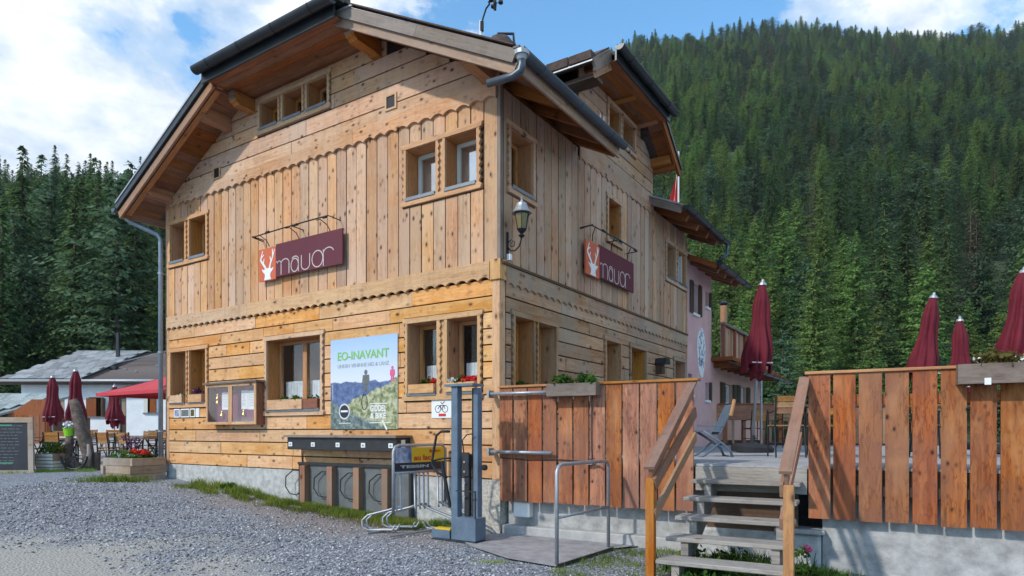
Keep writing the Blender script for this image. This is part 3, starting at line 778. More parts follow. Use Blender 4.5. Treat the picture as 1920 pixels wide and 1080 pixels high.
# ---- windows
def window(T, w, mt='wood_trim', outer='lr'):
    z0, z1 = w['z0'], w['z1']; ops = w['ops']; a0, a1 = ops[0][0], ops[-1][1]; n = 9
    Tm = lambda a, d, z: T(a, -d, z)
    b = MB(Tm)
    def wav(a, sgn, wd=.07):     # side casing with wavy outer edge
        h = z1-z0+.06; k = max(4, int(h/.1)); pts = [(a, z0-.03), (a, z1+.03)]
        if sgn < 0: pts = [(a, z0-.03), (a, z1+.03)]
        o = []
        for i in range(k*4+1):
            z = z1+.03-h*i/(k*4); o.append((a+sgn*(wd-.014+.014*math.cos(i*math.pi/2)), z))
        return pts+o
    b.prism(wav(a0, -1), -.052, .002, 'y', horiz=False); b.prism(wav(a1, 1), -.052, .002, 'y', horiz=False)
    for (p, q), (r_, s_) in zip(ops, ops[1:]):
        m_ = (q+r_)/2; e = .018
        b.prism(wav(q, 1, (r_-q)/2-e), -.052, .002, 'y', horiz=False); b.prism(wav(r_, -1, (r_-q)/2-e), -.052, .002, 'y', horiz=False)
        b.prism([(q+.01, z0-.02), (r_-.01, z0-.02), (r_-.01, z1+.02), (q+.01, z1+.02)], -.020, .04, 'y', horiz=False)
    b.prism([(a0-.10, z1+.075), (a0-.085, z1+.012), (a0-.02, z1+.001), (a1+.02, z1+.001), (a1+.085, z1+.012), (a1+.10, z1+.075)], -.058, .002, 'y')
    b.prism([(a0-.10, z0-.03), (a0-.075, z0-.09), (a1+.075, z0-.09), (a1+.10, z0-.03), (a1+.05, z0-.004), (a0-.05, z0-.004)], -.066, .002, 'y')
    win = b.build('window', mt, house)
    D = .27
    for p, q in ops:
        r = MB(Tm)
        r.box(p-.03, p+.002, -.01, D, z0-.02, z1+.02, grain=2); r.box(q-.002, q+.03, -.01, D, z0-.02, z1+.02, grain=2)
        r.box(p+.002, q-.002, -.008, D, z1-.004, z1+.02); r.box(p+.002, q-.002, -.008, D, z0-.02, z0+.008)
        r.build('niche', 'wood_reveal', win)
        f = MB(Tm); c = .055; y0, y1 = D-.055, D-.005
        i0, i1, k0, k1 = p+.012, q-.012, z0+.03, z1-.008
        f.box(i0, i0+c, y0, y1, k0, k1, grain=2); f.box(i1-c, i1, y0, y1, k0, k1, grain=2)
        f.box(i0+c, i1-c, y0, y1, k0, k0+c); f.box(i0+c, i1-c, y0, y1, k1-c, k1)
        if w['kind'] == 'curtain2': f.box((i0+i1)/2-.05, (i0+i1)/2+.05, y0-.004, y1, k0+c, k1-c, grain=2)
        f.build('casement', 'white_casing' if w['kind'] == 'blind' else 'wood_reveal', win)
        g = MB(Tm); g.box(i0+c-.004, i1-c+.004, D-.03, D-.026, k0+c-.004, k1-c+.004); g.build('pane', 'window_glass_bright' if w['kind'] == 'blind' else 'window_glass', win)
        s = MB(Tm); s.box(p+.004, q-.004, -.075, D-.06, z0+.008, z0+.026); s.box(p+.004, q-.004, -.080, -.074, z0-.022, z0+.026); s.build('sill', 'metal_sill', win)
        k_ = MB(Tm); k_.box(i0-.02, i1+.02, D+.22, D+.24, k0-.05, k1+.05); k_.build('dark_room_sheet', 'backing', win)  # near black sheet; its colour stands in for the unlit room
        if w['kind'] == 'blind':
            s = MB(Tm); s.box(i0+c, i1-c, D+.02, D+.03, k0+c, k1-c); s.build('blind', 'white_paint', win)  # white sheet; its brightness also stands in for cloud reflected in the glass
        if w['kind'].startswith('curtain'):
            s = MB(Tm); hh = .42*(k1-k0); kk = 26; V = []
            spans = [(i0+c, i1-c)] if w['kind'] == 'curtain' else [(i0+c, (i0+i1)/2-.05), ((i0+i1)/2+.05, i1-c)]
            for e0, e1 in spans:
                pt = [(e0+(e1-e0)*i/kk, D+.05+.014*math.sin(i*1.9)) for i in range(kk+1)]
                for (ax_, dy), (bx, ey) in zip(pt, pt[1:]): s.quad((ax_, dy, k0), (bx, ey, k0), (bx, ey, k0+hh), (ax_, dy, k0+hh))
            s.build('curtain', 'curtain', win)
for w in FW: window(TF, w, 'wood_trim')
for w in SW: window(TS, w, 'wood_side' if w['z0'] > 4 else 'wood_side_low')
# small louvred vents
for T, a, z, m in ((TF, -1.965, 6.59, 'wood_trim'), (TF, -6.435, 6.49, 'wood_trim')):
    v = MB(lambda a_, d, z_: T(a_, -d, z_)); v.box(a-.12, a-.085, -.045, 0, z-.12, z+.12); v.box(a+.085, a+.12, -.045, 0, z-.12, z+.12); v.box(a-.085, a+.085, -.045, 0, z+.09, z+.12); v.box(a-.085, a+.085, -.045, 0, z-.12, z-.09)
    vo = v.build('vent', m, house); v = MB(lambda a_, d, z_: T(a_, -d, z_)); v.box(a-.084, a+.084, -.032, -.022, z-.09, z+.09); v.build('louvre', 'black_iron', vo)

# ---- main roof (half hip towards the front)
EX, EL = .75, -8.65        # eaves
XB, XLB = -2.30, -5.46      # ends of the clipped gable
YV = -.70                   # verge
def slab(name, m, quads, th, parent=house):
    b = MB()
    for q in quads:
        n = (Vector(q[1])-Vector(q[0])).cross(Vector(q[2])-Vector(q[0])).normalized()
        if n.z < 0: n = -n
        lo = [tuple(Vector(p)-n*th) for p in q]; k = len(q)
        U = [(p[0], p[1]) for p in q]
        b.add(list(q)+lo, [list(range(k)), list(range(2*k-1, k-1, -1))]+[[i, (i+1) % k, k+(i+1) % k, k+i] for i in range(k)],
              [U, U[::-1]]+[[(0, 0)]*4]*k)
    return b.build(name, m, parent)
zt = roof_top
ridge = (-3.88, .75, 8.6)
right = [(EX, YV, zt(EX)), (XB, YV, zt(XB)), (-3.88, .75, 8.6), (-3.88, 8.3, 8.6), (-2.2, 8.3, zt(-2.2)), (-2.2, 2.3, zt(-2.2)), (EX, 2.3, zt(EX))]
left = [(XLB, YV, zt(XLB)), (EL, YV, zt(EL)), (EL, 8.3, zt(EL)), (-3.88, 8.3, 8.6), (-3.88, .75, 8.6)]
YH = -.88
hip = [(XLB-.02, YH, 7.70), (XB+.02, YH, 7.70), (-3.88, .75, 8.6)]
rf = slab('roof', 'tile_roof', [right, left, hip], .055)
# slabs of stone tile on the right slope, seen edge on, and on the hip
def tiles(parent):
    n = 0
    for r in range(15):
        s0 = r/15; x = EX+.04-s0*3.1
        for k in range(9):
            y = YV+.02+k*.335; 
            if y > 2.0 or x < XB-.0: continue
            b = MB(); z = zt(x); dx = .26
            M = Matrix.Translation((x, y, z+.006+rnd(0, .008))) @ Matrix.Rotation(math.atan(SL), 4, 'Y')
            b.box(-dx, 0, 0, .325, 0, .022, M); b.build('roof_tile', 'tile_roof', parent); n += 1
tiles(rf)
# soffit boards under the front overhang, following the slopes
def soffit(xa, xb, n, y0, y1, m='wood_soffit', off=.065):
    for i in range(n):
        p = xa+(xb-xa)*i/n; q = xa+(xb-xa)*(i+1)/n-.006*np.sign(xb-xa)
        b = MB(); za, zb = zt(p)-off, zt(q)-off
        b.add([(p, y0, za), (q, y0, zb), (q, y1, zb), (p, y1, za), (p, y0, za-.02), (q, y0, zb-.02), (q, y1, zb-.02), (p, y1, za-.02)],
              [(0, 3, 2, 1), (4, 5, 6, 7), (0, 1, 5, 4), (1, 2, 6, 5), (2, 3, 7, 6), (3, 0, 4, 7)], [[(0, 0), (0, .15), (.9, .15), (.9, 0)]]+[[(0, 0), (0, .15), (.9, .15), (.9, 0)]]+[[(0, 0), (1, 0), (1, .1), (0, .1)]]*4)
        b.build('soffit_board', m, rf)
soffit(EX-.02, XB, 17, YV+.03, 0.05); soffit(EL+.02, XLB, 17, YV+.03, 0.05)
for i in range(6):
    b = MB(); y = YH+.05+i*.15; b.box(XLB, XB, y, y+.144, 7.57, 7.59); b.build('soffit_board', 'wood_soffit', rf)
soffit(EX-.02, .02, 4, .05, 2.26)
# rafters inside the overhang (run with the slope) and purlins (run outwards)
def raf(x0, x1, y, w=.10, h=.12, m='wood_beam'):
    b = MB(); b.beam((x0, y, zt(x0)-.09-h/2), (x1, y, zt(x1)-.09-h/2), w, h); b.build('rafter', m, rf)
for y in (YV+.10,): raf(EL+.1, XLB, y); raf(XB, EX-.05, y)
for y in (.35, 1.0, 1.65, 2.2): raf(EX-.05, -.15, y, .1, .13, 'wood_soffit')
def purlin(x, y0=-.62, y1=.12, w=.17, h=.24, m='wood_beam', z=None, parent=house):
    z = zt(x)-.205 if z is None else z
    b = MB(lambda a, d, zz: (d, a, zz))
    prof = [(y1, z-h), (-.10, z-h), (-.16, z-h+.02), (y0+.10, z-h+.02), (y0+.075, z-h+.055), (y0+.03, z-h+.06), (y0+.02, z-h+.10), (y0, z-h+.12), (y0+.015, z-h+.17), (y0, z-.03), (y0, z), (y1, z)]
    b = MB(); b.prism(prof, x-w/2, x+w/2, 'x'); o = b.build('purlin', m, parent)
    b = MB(); b.prism([(y0-.006, z-h+.115), (y0+.016, z-h+.165), (y0-.006, z-.03), (y0-.006, z), (y0+.02, z), (y0+.02, z-h+.10)], x-w/2-.004, x+w/2+.004, 'x'); b.build('beam_end', 'wood_weathered', o)
purlin(-.14, z=6.56); purlin(-2.25, z=7.57); purlin(-6.05, z=7.40); purlin(-7.95, z=6.42); purlin(-5.35, z=7.55, y0=-.45)
b = MB(); b.box(-.25, -.07, .10, 2.2, 6.2, 6.42); b.build('wall_plate', 'wood_soffit', house)
for x in (XB+.0, XLB-.04):
    b = MB(); b.box(x, x+.04, YV+.02, .02, 7.50, 7.73); b.build('soffit_cheek', 'wood_soffit', rf)
# right verge: two weathered boards
def verge(x0, x1, y, t, zo, h, m, n=1):
    e = [x0+(x1-x0)*i/n for i in range(n+1)]
    for p, q in zip(e, e[1:]):
        b = MB(); b.beam((p, y, zt(p)-zo-h/2), (q-.004*np.sign(q-p), y, zt(q)-zo-h/2), t, h); b.build('verge_board', m, rf)
verge(XB-.1, EX-.02, YV-.035, .04, -.015, .155, 'wood_weathered', 2)
verge(XB-.22, EX-.04, YV+.012, .05, .135, .13, 'wood_verge', 1)
verge(XLB, EL+.03, YV-.02, .04, .11, .14, 'wood_verge', 1)
b = MB(); b.beam((XLB-.03, YV-.06, zt(XLB-.03)-.02), (EL, YV-.06, zt(EL)-.02), .05, .10); b.build('verge_flashing', 'metal_dark', rf)
b = MB(); b.beam((XLB-.03, YV-.055, zt(XLB-.03)+.065), (EL, YV-.055, zt(EL)+.065), .09, .03); b.build('verge_flashing', 'metal_galv', rf)
b = MB(); b.beam((XB-.05, YV-.03, zt(XB-.05)+.07), (EX-.02, YV-.03, zt(EX)+.07), .12, .018); b.build('verge_flashing', 'tile_roof', rf)
# hip eave: dark metal gutter and fascia, closed ends
b = MB(); b.box(XLB-.06, XB+.05, YH-.02, YH+.02, 7.52, 7.72); b.build('fascia', 'metal_dark', rf)
def gutter(p, q, outx, outy, r=.075, m='metal_gutter', parent=rf, name='gutter'):
    b = MB(); n = 10; V = []; p, q = Vector(p), Vector(q); o = Vector((outx, outy, 0))
    for e in (p, q):
        for i in range(n+1):
            a = math.pi*i/n; V.append(tuple(e+o*(r-r*math.cos(a))+Vector((0, 0, -r*math.sin(a)))))
        for i in range(n+1):
            a = math.pi*(n-i)/n; V.append(tuple(e+o*(r-(r-.006)*math.cos(a))+Vector((0, 0, -(r-.006)*math.sin(a)))))
    k = 2*(n+1); F = [[i, (i+1) % k, k+(i+1) % k, k+i] for i in range(k)]+[list(range(n+1)), list(range(k+n, k-1, -1))]
    b.add(V, F); L = (q-p).length
    o2 = b.build(name, m, parent); c = MB()
    for i in range(max(2, int(L/.8))):
        t = (i+.5)/max(2, int(L/.8)); e = p+(q-p)*t
        c.tube([tuple(e+o*(r-(r+.004)*math.cos(a_))+Vector((0, 0, -(r+.004)*math.sin(a_)))) for a_ in [math.pi*j/8 for j in range(9)]], .008, 5)
    c.build('bracket', m, o2); return o2
gutter((XLB-.08, YH-.02, 7.73), (XB+.12, YH-.02, 7.73), 0, -1, .095, 'metal_dark')
b = MB(); b.box(XB-.16, XB+.16, YH-.14, YH+.2, 7.72, 7.84); b.build('ridge_cap', 'metal_dark', rf)
b = MB(); b.beam((XB-.12, YV-.07, 7.69), (XB+.3, YV-.07, zt(XB+.3)+.06), .03, .025); b.build('verge_flashing', 'metal_galv', rf)
# right eave: fascia, deep gutter, spout
zE = zt(EX)
b = MB(); b.box(EX-.03, EX+.0, YV, 2.26, zE-.21, zE-.03); b.build('fascia', 'wood_verge', rf)
gr = gutter((EX+.002, YV-.12, zE-.02), (EX+.002, 2.27, zE-.02), 1, 0, .075, 'metal_gutter')
b = MB(); b.box(EX-.02, EX+.07, YV-.10, 2.27, zE+.005, zE+.03); b.build('eave_flashing', 'metal_dark', rf)
b = MB(); b.tube([(EX+.08, YV-.06, zE-.08), (EX+.08, YV-.06, zE-.20), (EX+.07, YV-.07, zE-.27), (EX-.02, YV-.08, zE-.31), (EX-.38, YV-.10, zE-.30)], .048, 12); b.build('spout', 'metal_gutter', gr, smooth=True)
b = MB(); b.lathe([(.09, 0), (.09, .05), (.05, -.05)], (EX+.08, YV-.06, zE-.09), 12); b.build('outlet', 'metal_galv', gr)
# left eave with downpipe
gl = gutter((EL-.002, YV-.1, zt(EL)-.03), (EL-.002, 8.3, zt(EL)-.03), -1, 0, .075, 'metal_gutter')
b = MB(); b.tube([(EL-.08, -.55, 6.03), (EL-.06, -.55, 5.90), (EL+.02, -.5, 5.82), (HX0-.10, -.16, 5.60), (HX0-.06, -.12, 5.50), (HX0-.06, -.12, .55)], .045, 10); dp = b.build('downpipe', 'pipe_zinc', gl, smooth=True)
b = MB(); b.box(EL+.02, EL+.05, YV, 8.2, zt(EL)-.2, zt(EL)-.03); b.build('fascia', 'wood_verge', rf)
for z in (1.6, 3.2, 4.8):
    b = MB(); b.lathe([(.055, 0), (.055, .03)], (HX0-.06, -.12, z), 10); b.box(HX0-.07, HX0-.05, -.12, -.02, z, z+.03); b.build('pipe_bracket', 'metal_galv', gl)
b = MB(); b.tube([(EL+.25, -.35, 6.12), (EL+.25, -.35, 6.12-.02)], .1, 8); 

# ---- cross wing roof with its own half hip over the side
OV = .50; YL, YR = 2.45, 4.85; zc = 7.82
def z2(y): return 7.82+min(0, -(max(0, YL-y)+max(0, y-YR))*.72)
peak = (-.9, 3.65, 8.45)
L2 = [(OV, 1.84, z2(1.84)), (OV, YL, zc), peak, (-6., 3.65, 8.45), (-6., 1.84, z2(1.84))]
R2 = [(OV, YR, zc), (OV, 5.88, z2(5.88)), (-6., 5.88, z2(5.88)), (-6., 3.65, 8.45), peak]
H2 = [(OV+.13, YL-.02, 7.75), (OV+.13, YR+.02, 7.75), peak]
rf2 = slab('roof', 'tile_roof', [L2, R2, H2], .055)
for k in range(16):
    for r in range(2):
        b = MB(); M = Matrix.Translation((OV-.02-k*.34, 1.84+r*.32, z2(1.84+r*.32)+.01)) @ Matrix.Rotation(math.atan(.72), 4, 'X'); b.box(-.33, 0, -.02, .40, 0, .025, M); b.build('roof_tile', 'tile_roof', rf2)
bit('plain_wall', 'plaster_white', lambda b: b.box(-4.5, -.02, 2.28, 2.4, 5.9, 7.42))
for x in (-.35, -1.25, -2.1, -3.0):
    b = MB(); b.box(x-.10, x+.10, 1.90, 2.4, 7.05, 7.22); b.build('rafter_end', 'wood_trim', rf2)
b = MB(); b.box(-4.5, OV-.05, 1.98, 2.28, 7.18, 7.24); b.build('soffit_board', 'wood_dark', rf2)
b = MB(); b.box(-5, OV, 1.80, 1.84, z2(1.84)-.05, z2(1.84)-.02); b.build('verge_flashing', 'metal_sill', rf2)
for k in range(13):
    b = MB(); b.box(OV-.40-k*.41, OV-.01-k*.41, 1.78, 1.95, z2(1.84)-.015, z2(1.84)+.11+rnd(0, .015)); b.build('roof_tile', 'tile_roof', rf2)
b = MB(); b.beam((OV+.0, 1.86, z2(1.86)-.10), (OV+.0, YL, zc-.10), .05, .18); b.build('verge_board', 'wood_weathered', rf2)
b = MB(); b.beam((OV-.03, 1.95, z2(1.95)-.25), (OV-.03, YL+.05, zc-.24), .05, .13); b.build('verge_board', 'wood_verge', rf2)
b = MB(); b.beam((OV+.0, YR, zc-.14), (OV+.0, 5.88, z2(5.88)-.14), .05, .17); b.build('verge_board', 'wood_soffit', rf2)
b = MB(); b.beam((OV+.03, YR, zc-.03), (OV+.03, 5.9, z2(5.9)-.03), .05, .07); b.build('verge_flashing', 'metal_dark', rf2)
for i in range(5):
    x = .02+i*.12; b = MB(); b.box(x, x+.114, YL, YR, 7.60, 7.62); b.build('soffit_board', 'wood_soffit', rf2)
for i in range(4):
    y0 = YR+i*.25; b = MB(); b.add([(0, y0, z2(y0)-.08), (OV, y0, z2(y0)-.08), (OV, y0+.245, z2(y0+.245)-.08), (0, y0+.245, z2(y0+.245)-.08)], [[0, 1, 2, 3]], [[(0, 0), (1, 0), (1, .2), (0, .2)]]); b.build('soffit_board', 'wood_soffit', rf2)
b = MB(); b.box(OV+.11, OV+.14, YL-.05, YR+.05, 7.58, 7.76); b.build('fascia', 'metal_dark', rf2)
gutter((OV+.14, YL-.12, 7.77), (OV+.14, YR+.1, 7.77), 1, 0, .08, 'metal_dark', rf2)
for y in (2.55, 3.65, 4.75, 5.55):
    b = MB(); z = under2(y)+.04; b.box(0, OV-.06, y-.07, y+.07, z-.17, z); b.build('purlin', 'wood_beam', rf2)
b = MB(); b.box(-.1, .48, 5.64, 5.80, 6.99, 7.16); b.build('purlin', 'wood_beam', rf2)
bit('plain_wall', 'plaster_white', lambda b: b.box(-5, -.05, 5.5, 5.61, 5.8, 7.0))
bit('ridge_roll', 'tile_roof', lambda b: b.tube([(-.9, 3.65, 8.47), (-6, 3.65, 8.47)], .09, 8), rf2)
# ---- low wing roof at the far end of the side wall
W3 = [(.72, 5.45, 6.12), (.72, 8.45, 6.12), (-3.2, 8.45, 7.9), (-3.2, 5.45, 7.9)]
rf3 = slab('roof', 'tile_roof', [W3], .05)
b = MB(); 
for i in range(5):
    p = .70-i*.17; q = p-.164; b = MB(); za, zb = 6.12+(.72-p)*.454-.06, 6.12+(.72-q)*.454-.06
    b.add([(p, 5.5, za), (q, 5.5, zb), (q, 8.4, zb), (p, 8.4, za)], [[0, 1, 2, 3]], [[(0, 0), (0, .17), (2.9, .17), (2.9, 0)]]); b.build('soffit_board', 'wood_soffit', rf3)
gutter((.72, 5.4, 6.10), (.72, 8.5, 6.10), 1, 0, .075, 'metal_dark', rf3)
b = MB(); b.beam((.70, 5.45, 6.05), (-.1, 5.45, 6.41), .05, .16); b.build('verge_board', 'wood_weathered', rf3)
b = MB(); b.beam((.72, 5.43, 6.13), (-.1, 5.43, 6.50), .06, .03); b.build('verge_flashing', 'metal_galv', rf3)
for y in (5.9, 6.6, 7.3, 8.0):
    b = MB(); b.beam((.66, y, 5.99), (0, y, 6.29), .09, .12); b.build('rafter', 'wood_soffit', rf3)
b = MB(); b.tube([(.80, 8.4, 6.02), (.80, 8.4, 5.80), (.62, 8.25, 5.62)], .04, 8); b.build('spout', 'metal_gutter', rf3, smooth=True)
# snow guard hooks beside the eave
b = MB()
for y in (1.5, 1.62): b.tube([(.70, y, 6.16), (.70, y, 6.30), (.78, y, 6.30), (.78, y, 6.16)], .012, 5)
b.build('snow_hook', 'metal_galv', rf)
# small hooded lantern on the lower side wall and cable box
o = MB(); o.box(.03, .20, 5.75, 5.95, 2.92, 3.12); 
lt = thing('wall_light', 'small dark hooded wall light low on the shaded side wall', 'wall light', HW(.03, 5.85, 3.0), -A_)
b = MB(); b.prism([(-.14, .02), (.14, .02), (.10, .14), (-.10, .14)], 0, .24, 'x'); b.build('hood', 'metal_dark', lt)
b = MB(); b.box(0, .14, -.09, .09, -.18, .02, taper=.9); b.build('lamp_body', 'wood_dark', lt)
# ================================================================ things on and before the house front
def ribbon(b, pts, w, d0, d1, T):
    """flat stroke along pts (a, z), between depths d0 and d1"""
    for (a0, z0), (a1, z1) in zip(pts, pts[1:]):
        L = math.hypot(a1-a0, z1-z0)
        if L < 1e-5: continue
        nx, nz = -(z1-z0)/L*w/2, (a1-a0)/L*w/2; ex, ez = (a1-a0)/L*w*.3, (z1-z0)/L*w*.3
        q = [(a0-ex+nx, z0-ez+nz), (a0-ex-nx, z0-ez-nz), (a1+ex-nx, z1+ez-nz), (a1+ex+nx, z1+ez+nz)]
        b.add([T(a, d1, z) for a, z in q]+[T(a, d0, z) for a, z in q], [[0, 1, 2, 3], [0, 4, 5, 1], [1, 5, 6, 2], [2, 6, 7, 3], [3, 7, 4, 0]])
def arc(cx, cz, rx, rz_, a0, a1, n=10): return [(cx+rx*math.cos(R(a0+(a1-a0)*i/n)), cz+rz_*math.sin(R(a0+(a1-a0)*i/n))) for i in range(n+1)]
STAG = [(.30, 0), (.36, .12), (.35, .20), (.25, .26), (.17, .34), (.17, .38), (.30, .33), (.36, .37), (.08, .62), (.04, .70), (.09, .80), (.20, .98), (.24, .97), (.15, .80), (.28, .86), (.30, .83), (.13, .74),
        (.12, .69), (.22, .60), (.30, .72), (.33, .71), (.28, .57), (.44, .42), (.45, .38), (.62, .38), (.63, .44), (.72, .60), (.66, .74), (.70, .75), (.77, .64), (.83, .74), (.82, .96), (.87, .98), (.90, .84), (.98, .97),
        (1.0, .94), (.91, .76), (.88, .70), (.73, .47), (.70, .38), (.78, .34), (.90, .38), (.90, .34), (.82, .27), (.72, .21), (.70, .12), (.76, 0)]
def name_sign(T, origin, w, h, h_top, label, name, side):
    """origin: lower left; the tile with the stag on the left, the banner right of it"""
    t = thing(name, label, 'sign', HW(*T(origin[0], 0, origin[1])), -A_)
    Tl = (lambda a, d, z: (a, -d, z)) if not side else (lambda a, d, z: (d, a, z))
    tw = .46*(1 if not side else 1.12)
    def bx(b, a0, a1, d0, d1, z0, z1): b.add([Tl(*p) for p in [(a0, d0, z0), (a1, d0, z0), (a1, d1, z0), (a0, d1, z0), (a0, d0, z1), (a1, d0, z1), (a1, d1, z1), (a0, d1, z1)]], [(0, 3, 2, 1), (4, 5, 6, 7), (0, 1, 5, 4), (1, 2, 6, 5), (2, 3, 7, 6), (3, 0, 4, 7)])
    b = MB(); bx(b, 0, tw, .10, .125, 0, h); b.build('stag_tile', 'sign_orange', t)
    b = MB(); bx(b, tw+.004, w, .10, .125, .03, h+.03); b.build('banner', 'maroon', t)
    s = MB()
    k = [(.02+x*(tw-.04), .01+z*(h-.03)) for x, z in STAG]; n = len(k)
    s.add([Tl(a, .129, z) for a, z in k]+[Tl(a, .126, z) for a, z in k], [list(range(n))]+[[i, (i+1) % n, n+(i+1) % n, n+i] for i in range(n)]); s.build('stag_emblem', 'white_paint', t)
    L = MB(); lw = .016; x = tw+.03; k = (w-tw)/1.75; H_ = .25; zb = .055
    def st(pts): ribbon(L, [(x+a*k, zb+z*h) for a, z in pts], lw, .1255, .129, Tl)
    c = .30
    st([(0, .42)]+arc(.07, .32, .055, .10, 150, 0)+[(.125, 0)]); st(arc(.235, .32, .11, .13, 180, 0)+[(.345, 0)])
    st(arc(.50, .20, .10, .20, 0, 360, 14)); st([(.60, 0), (.60, .34)]+arc(.51, .36, .09, .10, 0, 150))
    st([(.68, .44), (.68, .14)]+arc(.79, .14, .11, .14, 180, 360)+[(.90, .44)])
    st(arc(1.10, .24, .14, .24, 0, 360, 16)); st([(1.25, 0), (1.25, .46)]); st([(1.25, .34)]+arc(1.38, .34, .13, .16, 160, 20))
    L.build('lettering', 'letter', t)
    r = MB(); zt_ = h+.20
    P = lambda a, d, z: Tl(a, d, z)
    r.tube([P(-.02, .02, zt_-.02), P(-.02, .24, zt_), P(w*.35, .26, zt_+.01), P(w*.7, .26, zt_+.02), P(w*.92, .26, zt_+.02)], .011, 6)
    for a in (.1, w*.42, w*.78): r.tube([P(a, .25, zt_), P(a+.06, .22, zt_+.01), P(a+.13, .14, zt_-.07), P(a+.17, .11, zt_-.17)], .008, 5)
    for a in (.0, w*.5, w*.93): r.tube([P(a, .01, zt_), P(a, .26, zt_+.01)], .009, 5); 
    r.build('lamp_rail', 'black_iron', t)
    m_ = MB()
    for a in (.12, w-.12): bx(m_, a-.01, a+.01, -.0, .10, h*.7, h*.73); bx(m_, a-.01, a+.01, -.0, .10, h*.2, h*.23)
    m_.build('bracket', 'metal_dark', t)
    for a in (w*.2, w*.55, w*.88):
        q = MB(); q.tube([P(a-.04, .26, zt_+.01), P(a+.04, .26, zt_+.01)], .022, 8); q.build('spotlight', 'metal_dark', t)
    return t
name_sign(TF, (-5.03, 4.235), 2.11, .56, .56, 'maroon name board with stag emblem on the sunlit front wall', 'name_board', False)
name_sign(TS, (2.33, 4.21), 2.02, .56, .56, 'maroon name board with stag emblem on the shaded side wall', 'name_board', True)

# ---- text helper (mesh from the built-in font)
def text_mesh(s, size, ext=.0015, bold=0):
    c = bpy.data.curves.new('t', 'FONT'); c.body = s; c.size = size; c.extrude = ext; c.offset = bold
    o = bpy.data.objects.new('t', c); COL.objects.link(o); dg = bpy.context.evaluated_depsgraph_get()
    me = bpy.data.meshes.new_from_object(o.evaluated_get(dg)); bpy.data.objects.remove(o); bpy.data.curves.remove(c)
    return me
def text(name, s, size, m, parent, x, z, y, width=None, bold=0, rot=0, mirror=False):
    me = text_mesh(s, size, bold=bold); me.materials.clear(); me.materials.append(MATS[m]); me.name = name
    xs = [v.co.x for v in me.vertices]; w = max(xs)-min(xs); x0 = min(xs); k = (width/w) if width else 1
    for v in me.vertices: v.co.x = (v.co.x-x0)*k
    o = bpy.data.objects.new(name, me); COL.objects.link(o); o.parent = parent
    o.location = (x, y, z); o.rotation_euler = (R(90), 0, rot); return o
# ---- poster
ps = thing('poster', 'tall mountain bike poster with green heading and blue sky on the front wall', 'poster', HW(-3.28, -.032, 1.645), -A_)
pw, ph = 1.46, 1.435
b = MB(); b.box(0, pw, -.014, 0, 0, ph); b.build('backing_board', 'white_paint', ps)
b = MB(); b.quad((.0, -.0155, 0), (pw, -.0155, 0), (pw, -.0155, ph), (0, -.0155, ph)); b.build('print', 'poster_print', ps)
text('heading', 'EO-INAVANT', .185, 'green_print', ps, .17, 1.10, -.0185, 1.12, bold=.003)
text('subheading', 'UNDEN VEHINNE HID & LANZ', .085, 'grey_print', ps, .17, .975, -.0185, 1.12)
text('print_word', 'GIDDEL', .13, 'white_paint', ps, .90, .275, -.0185, .33, bold=.004); text('print_word', '& BIKE', .12, 'white_paint', ps, .90, .165, -.0185, .33, bold=.004)
b = MB(); b.box(.89, 1.26, -.018, -.0158, .385, .398); b.box(.88, 1.32, -.018, -.0158, .092, .104); b.box(.20, .46, -.018, -.0158, .09, .10); b.box(.05, .056, -.018, -.0158, .47, .72); b.build('print_rule', 'white_paint', ps)
b = MB(); ribbon(b, [(1.16, .12), (1.24, .0)], .03, -.0158, -.018, lambda a, d, z: (a, d, z)); b.build('print_arrow', 'white_paint', ps)
b = MB(); k = arc(.32, .28, .115, .115, 0, 360, 24); ribbon(b, k, .022, -.0158, -.018, lambda a, d, z: (a, d, z)); b.build('print_ring', 'white_paint', ps)
b = MB(); n = 20; k = arc(.32, .28, .10, .10, 0, 360, n)[:n]; b.add([(a, -.017, z) for a, z in k], [list(range(n))]); b.build('print_disc', 'dark_print', ps)
b = MB(); b.box(.24, .40, -.019, -.0172, .27, .30); b.build('print_rule', 'white_paint', ps)
def rider(b, x, z, s):
    T = lambda a, d, zz: (a, d, zz)
    for k in ([(-.05, .0), (-.07, .10), (.0, .16), (.08, .09), (.04, 0)], ): b.add([(x+p*s, -.0172, z+q*s) for p, q in k], [list(range(len(k)))])
    for k in (arc(0, .23, .045, .05, 0, 360, 10)[:10], [(-.08, .18), (.09, .18), (.10, .04), (.05, -.02), (-.06, -.02), (-.10, .05)], [(-.05, 0), (0, 0), (-.02, -.16), (-.07, -.16)], [(.01, 0), (.06, 0), (.08, -.15), (.03, -.16)]):
        b.add([(x+p*s, -.0174, z+q*s) for p, q in k], [list(range(len(k)))])
b = MB(); rider(b, .80, .70, .8); b.build('print_rider', 'panel_grey', ps)
b = MB(); ribbon(b, arc(.77, .42, .06, .12, 0, 360, 14), .014, -.0158, -.0178, lambda a, d, z: (a, d, z)); b.build('print_wheel', 'dark_print', ps)
b = MB(); rider(b, 1.36, .80, .55); b.build('print_rider', 'flower_pink', ps)
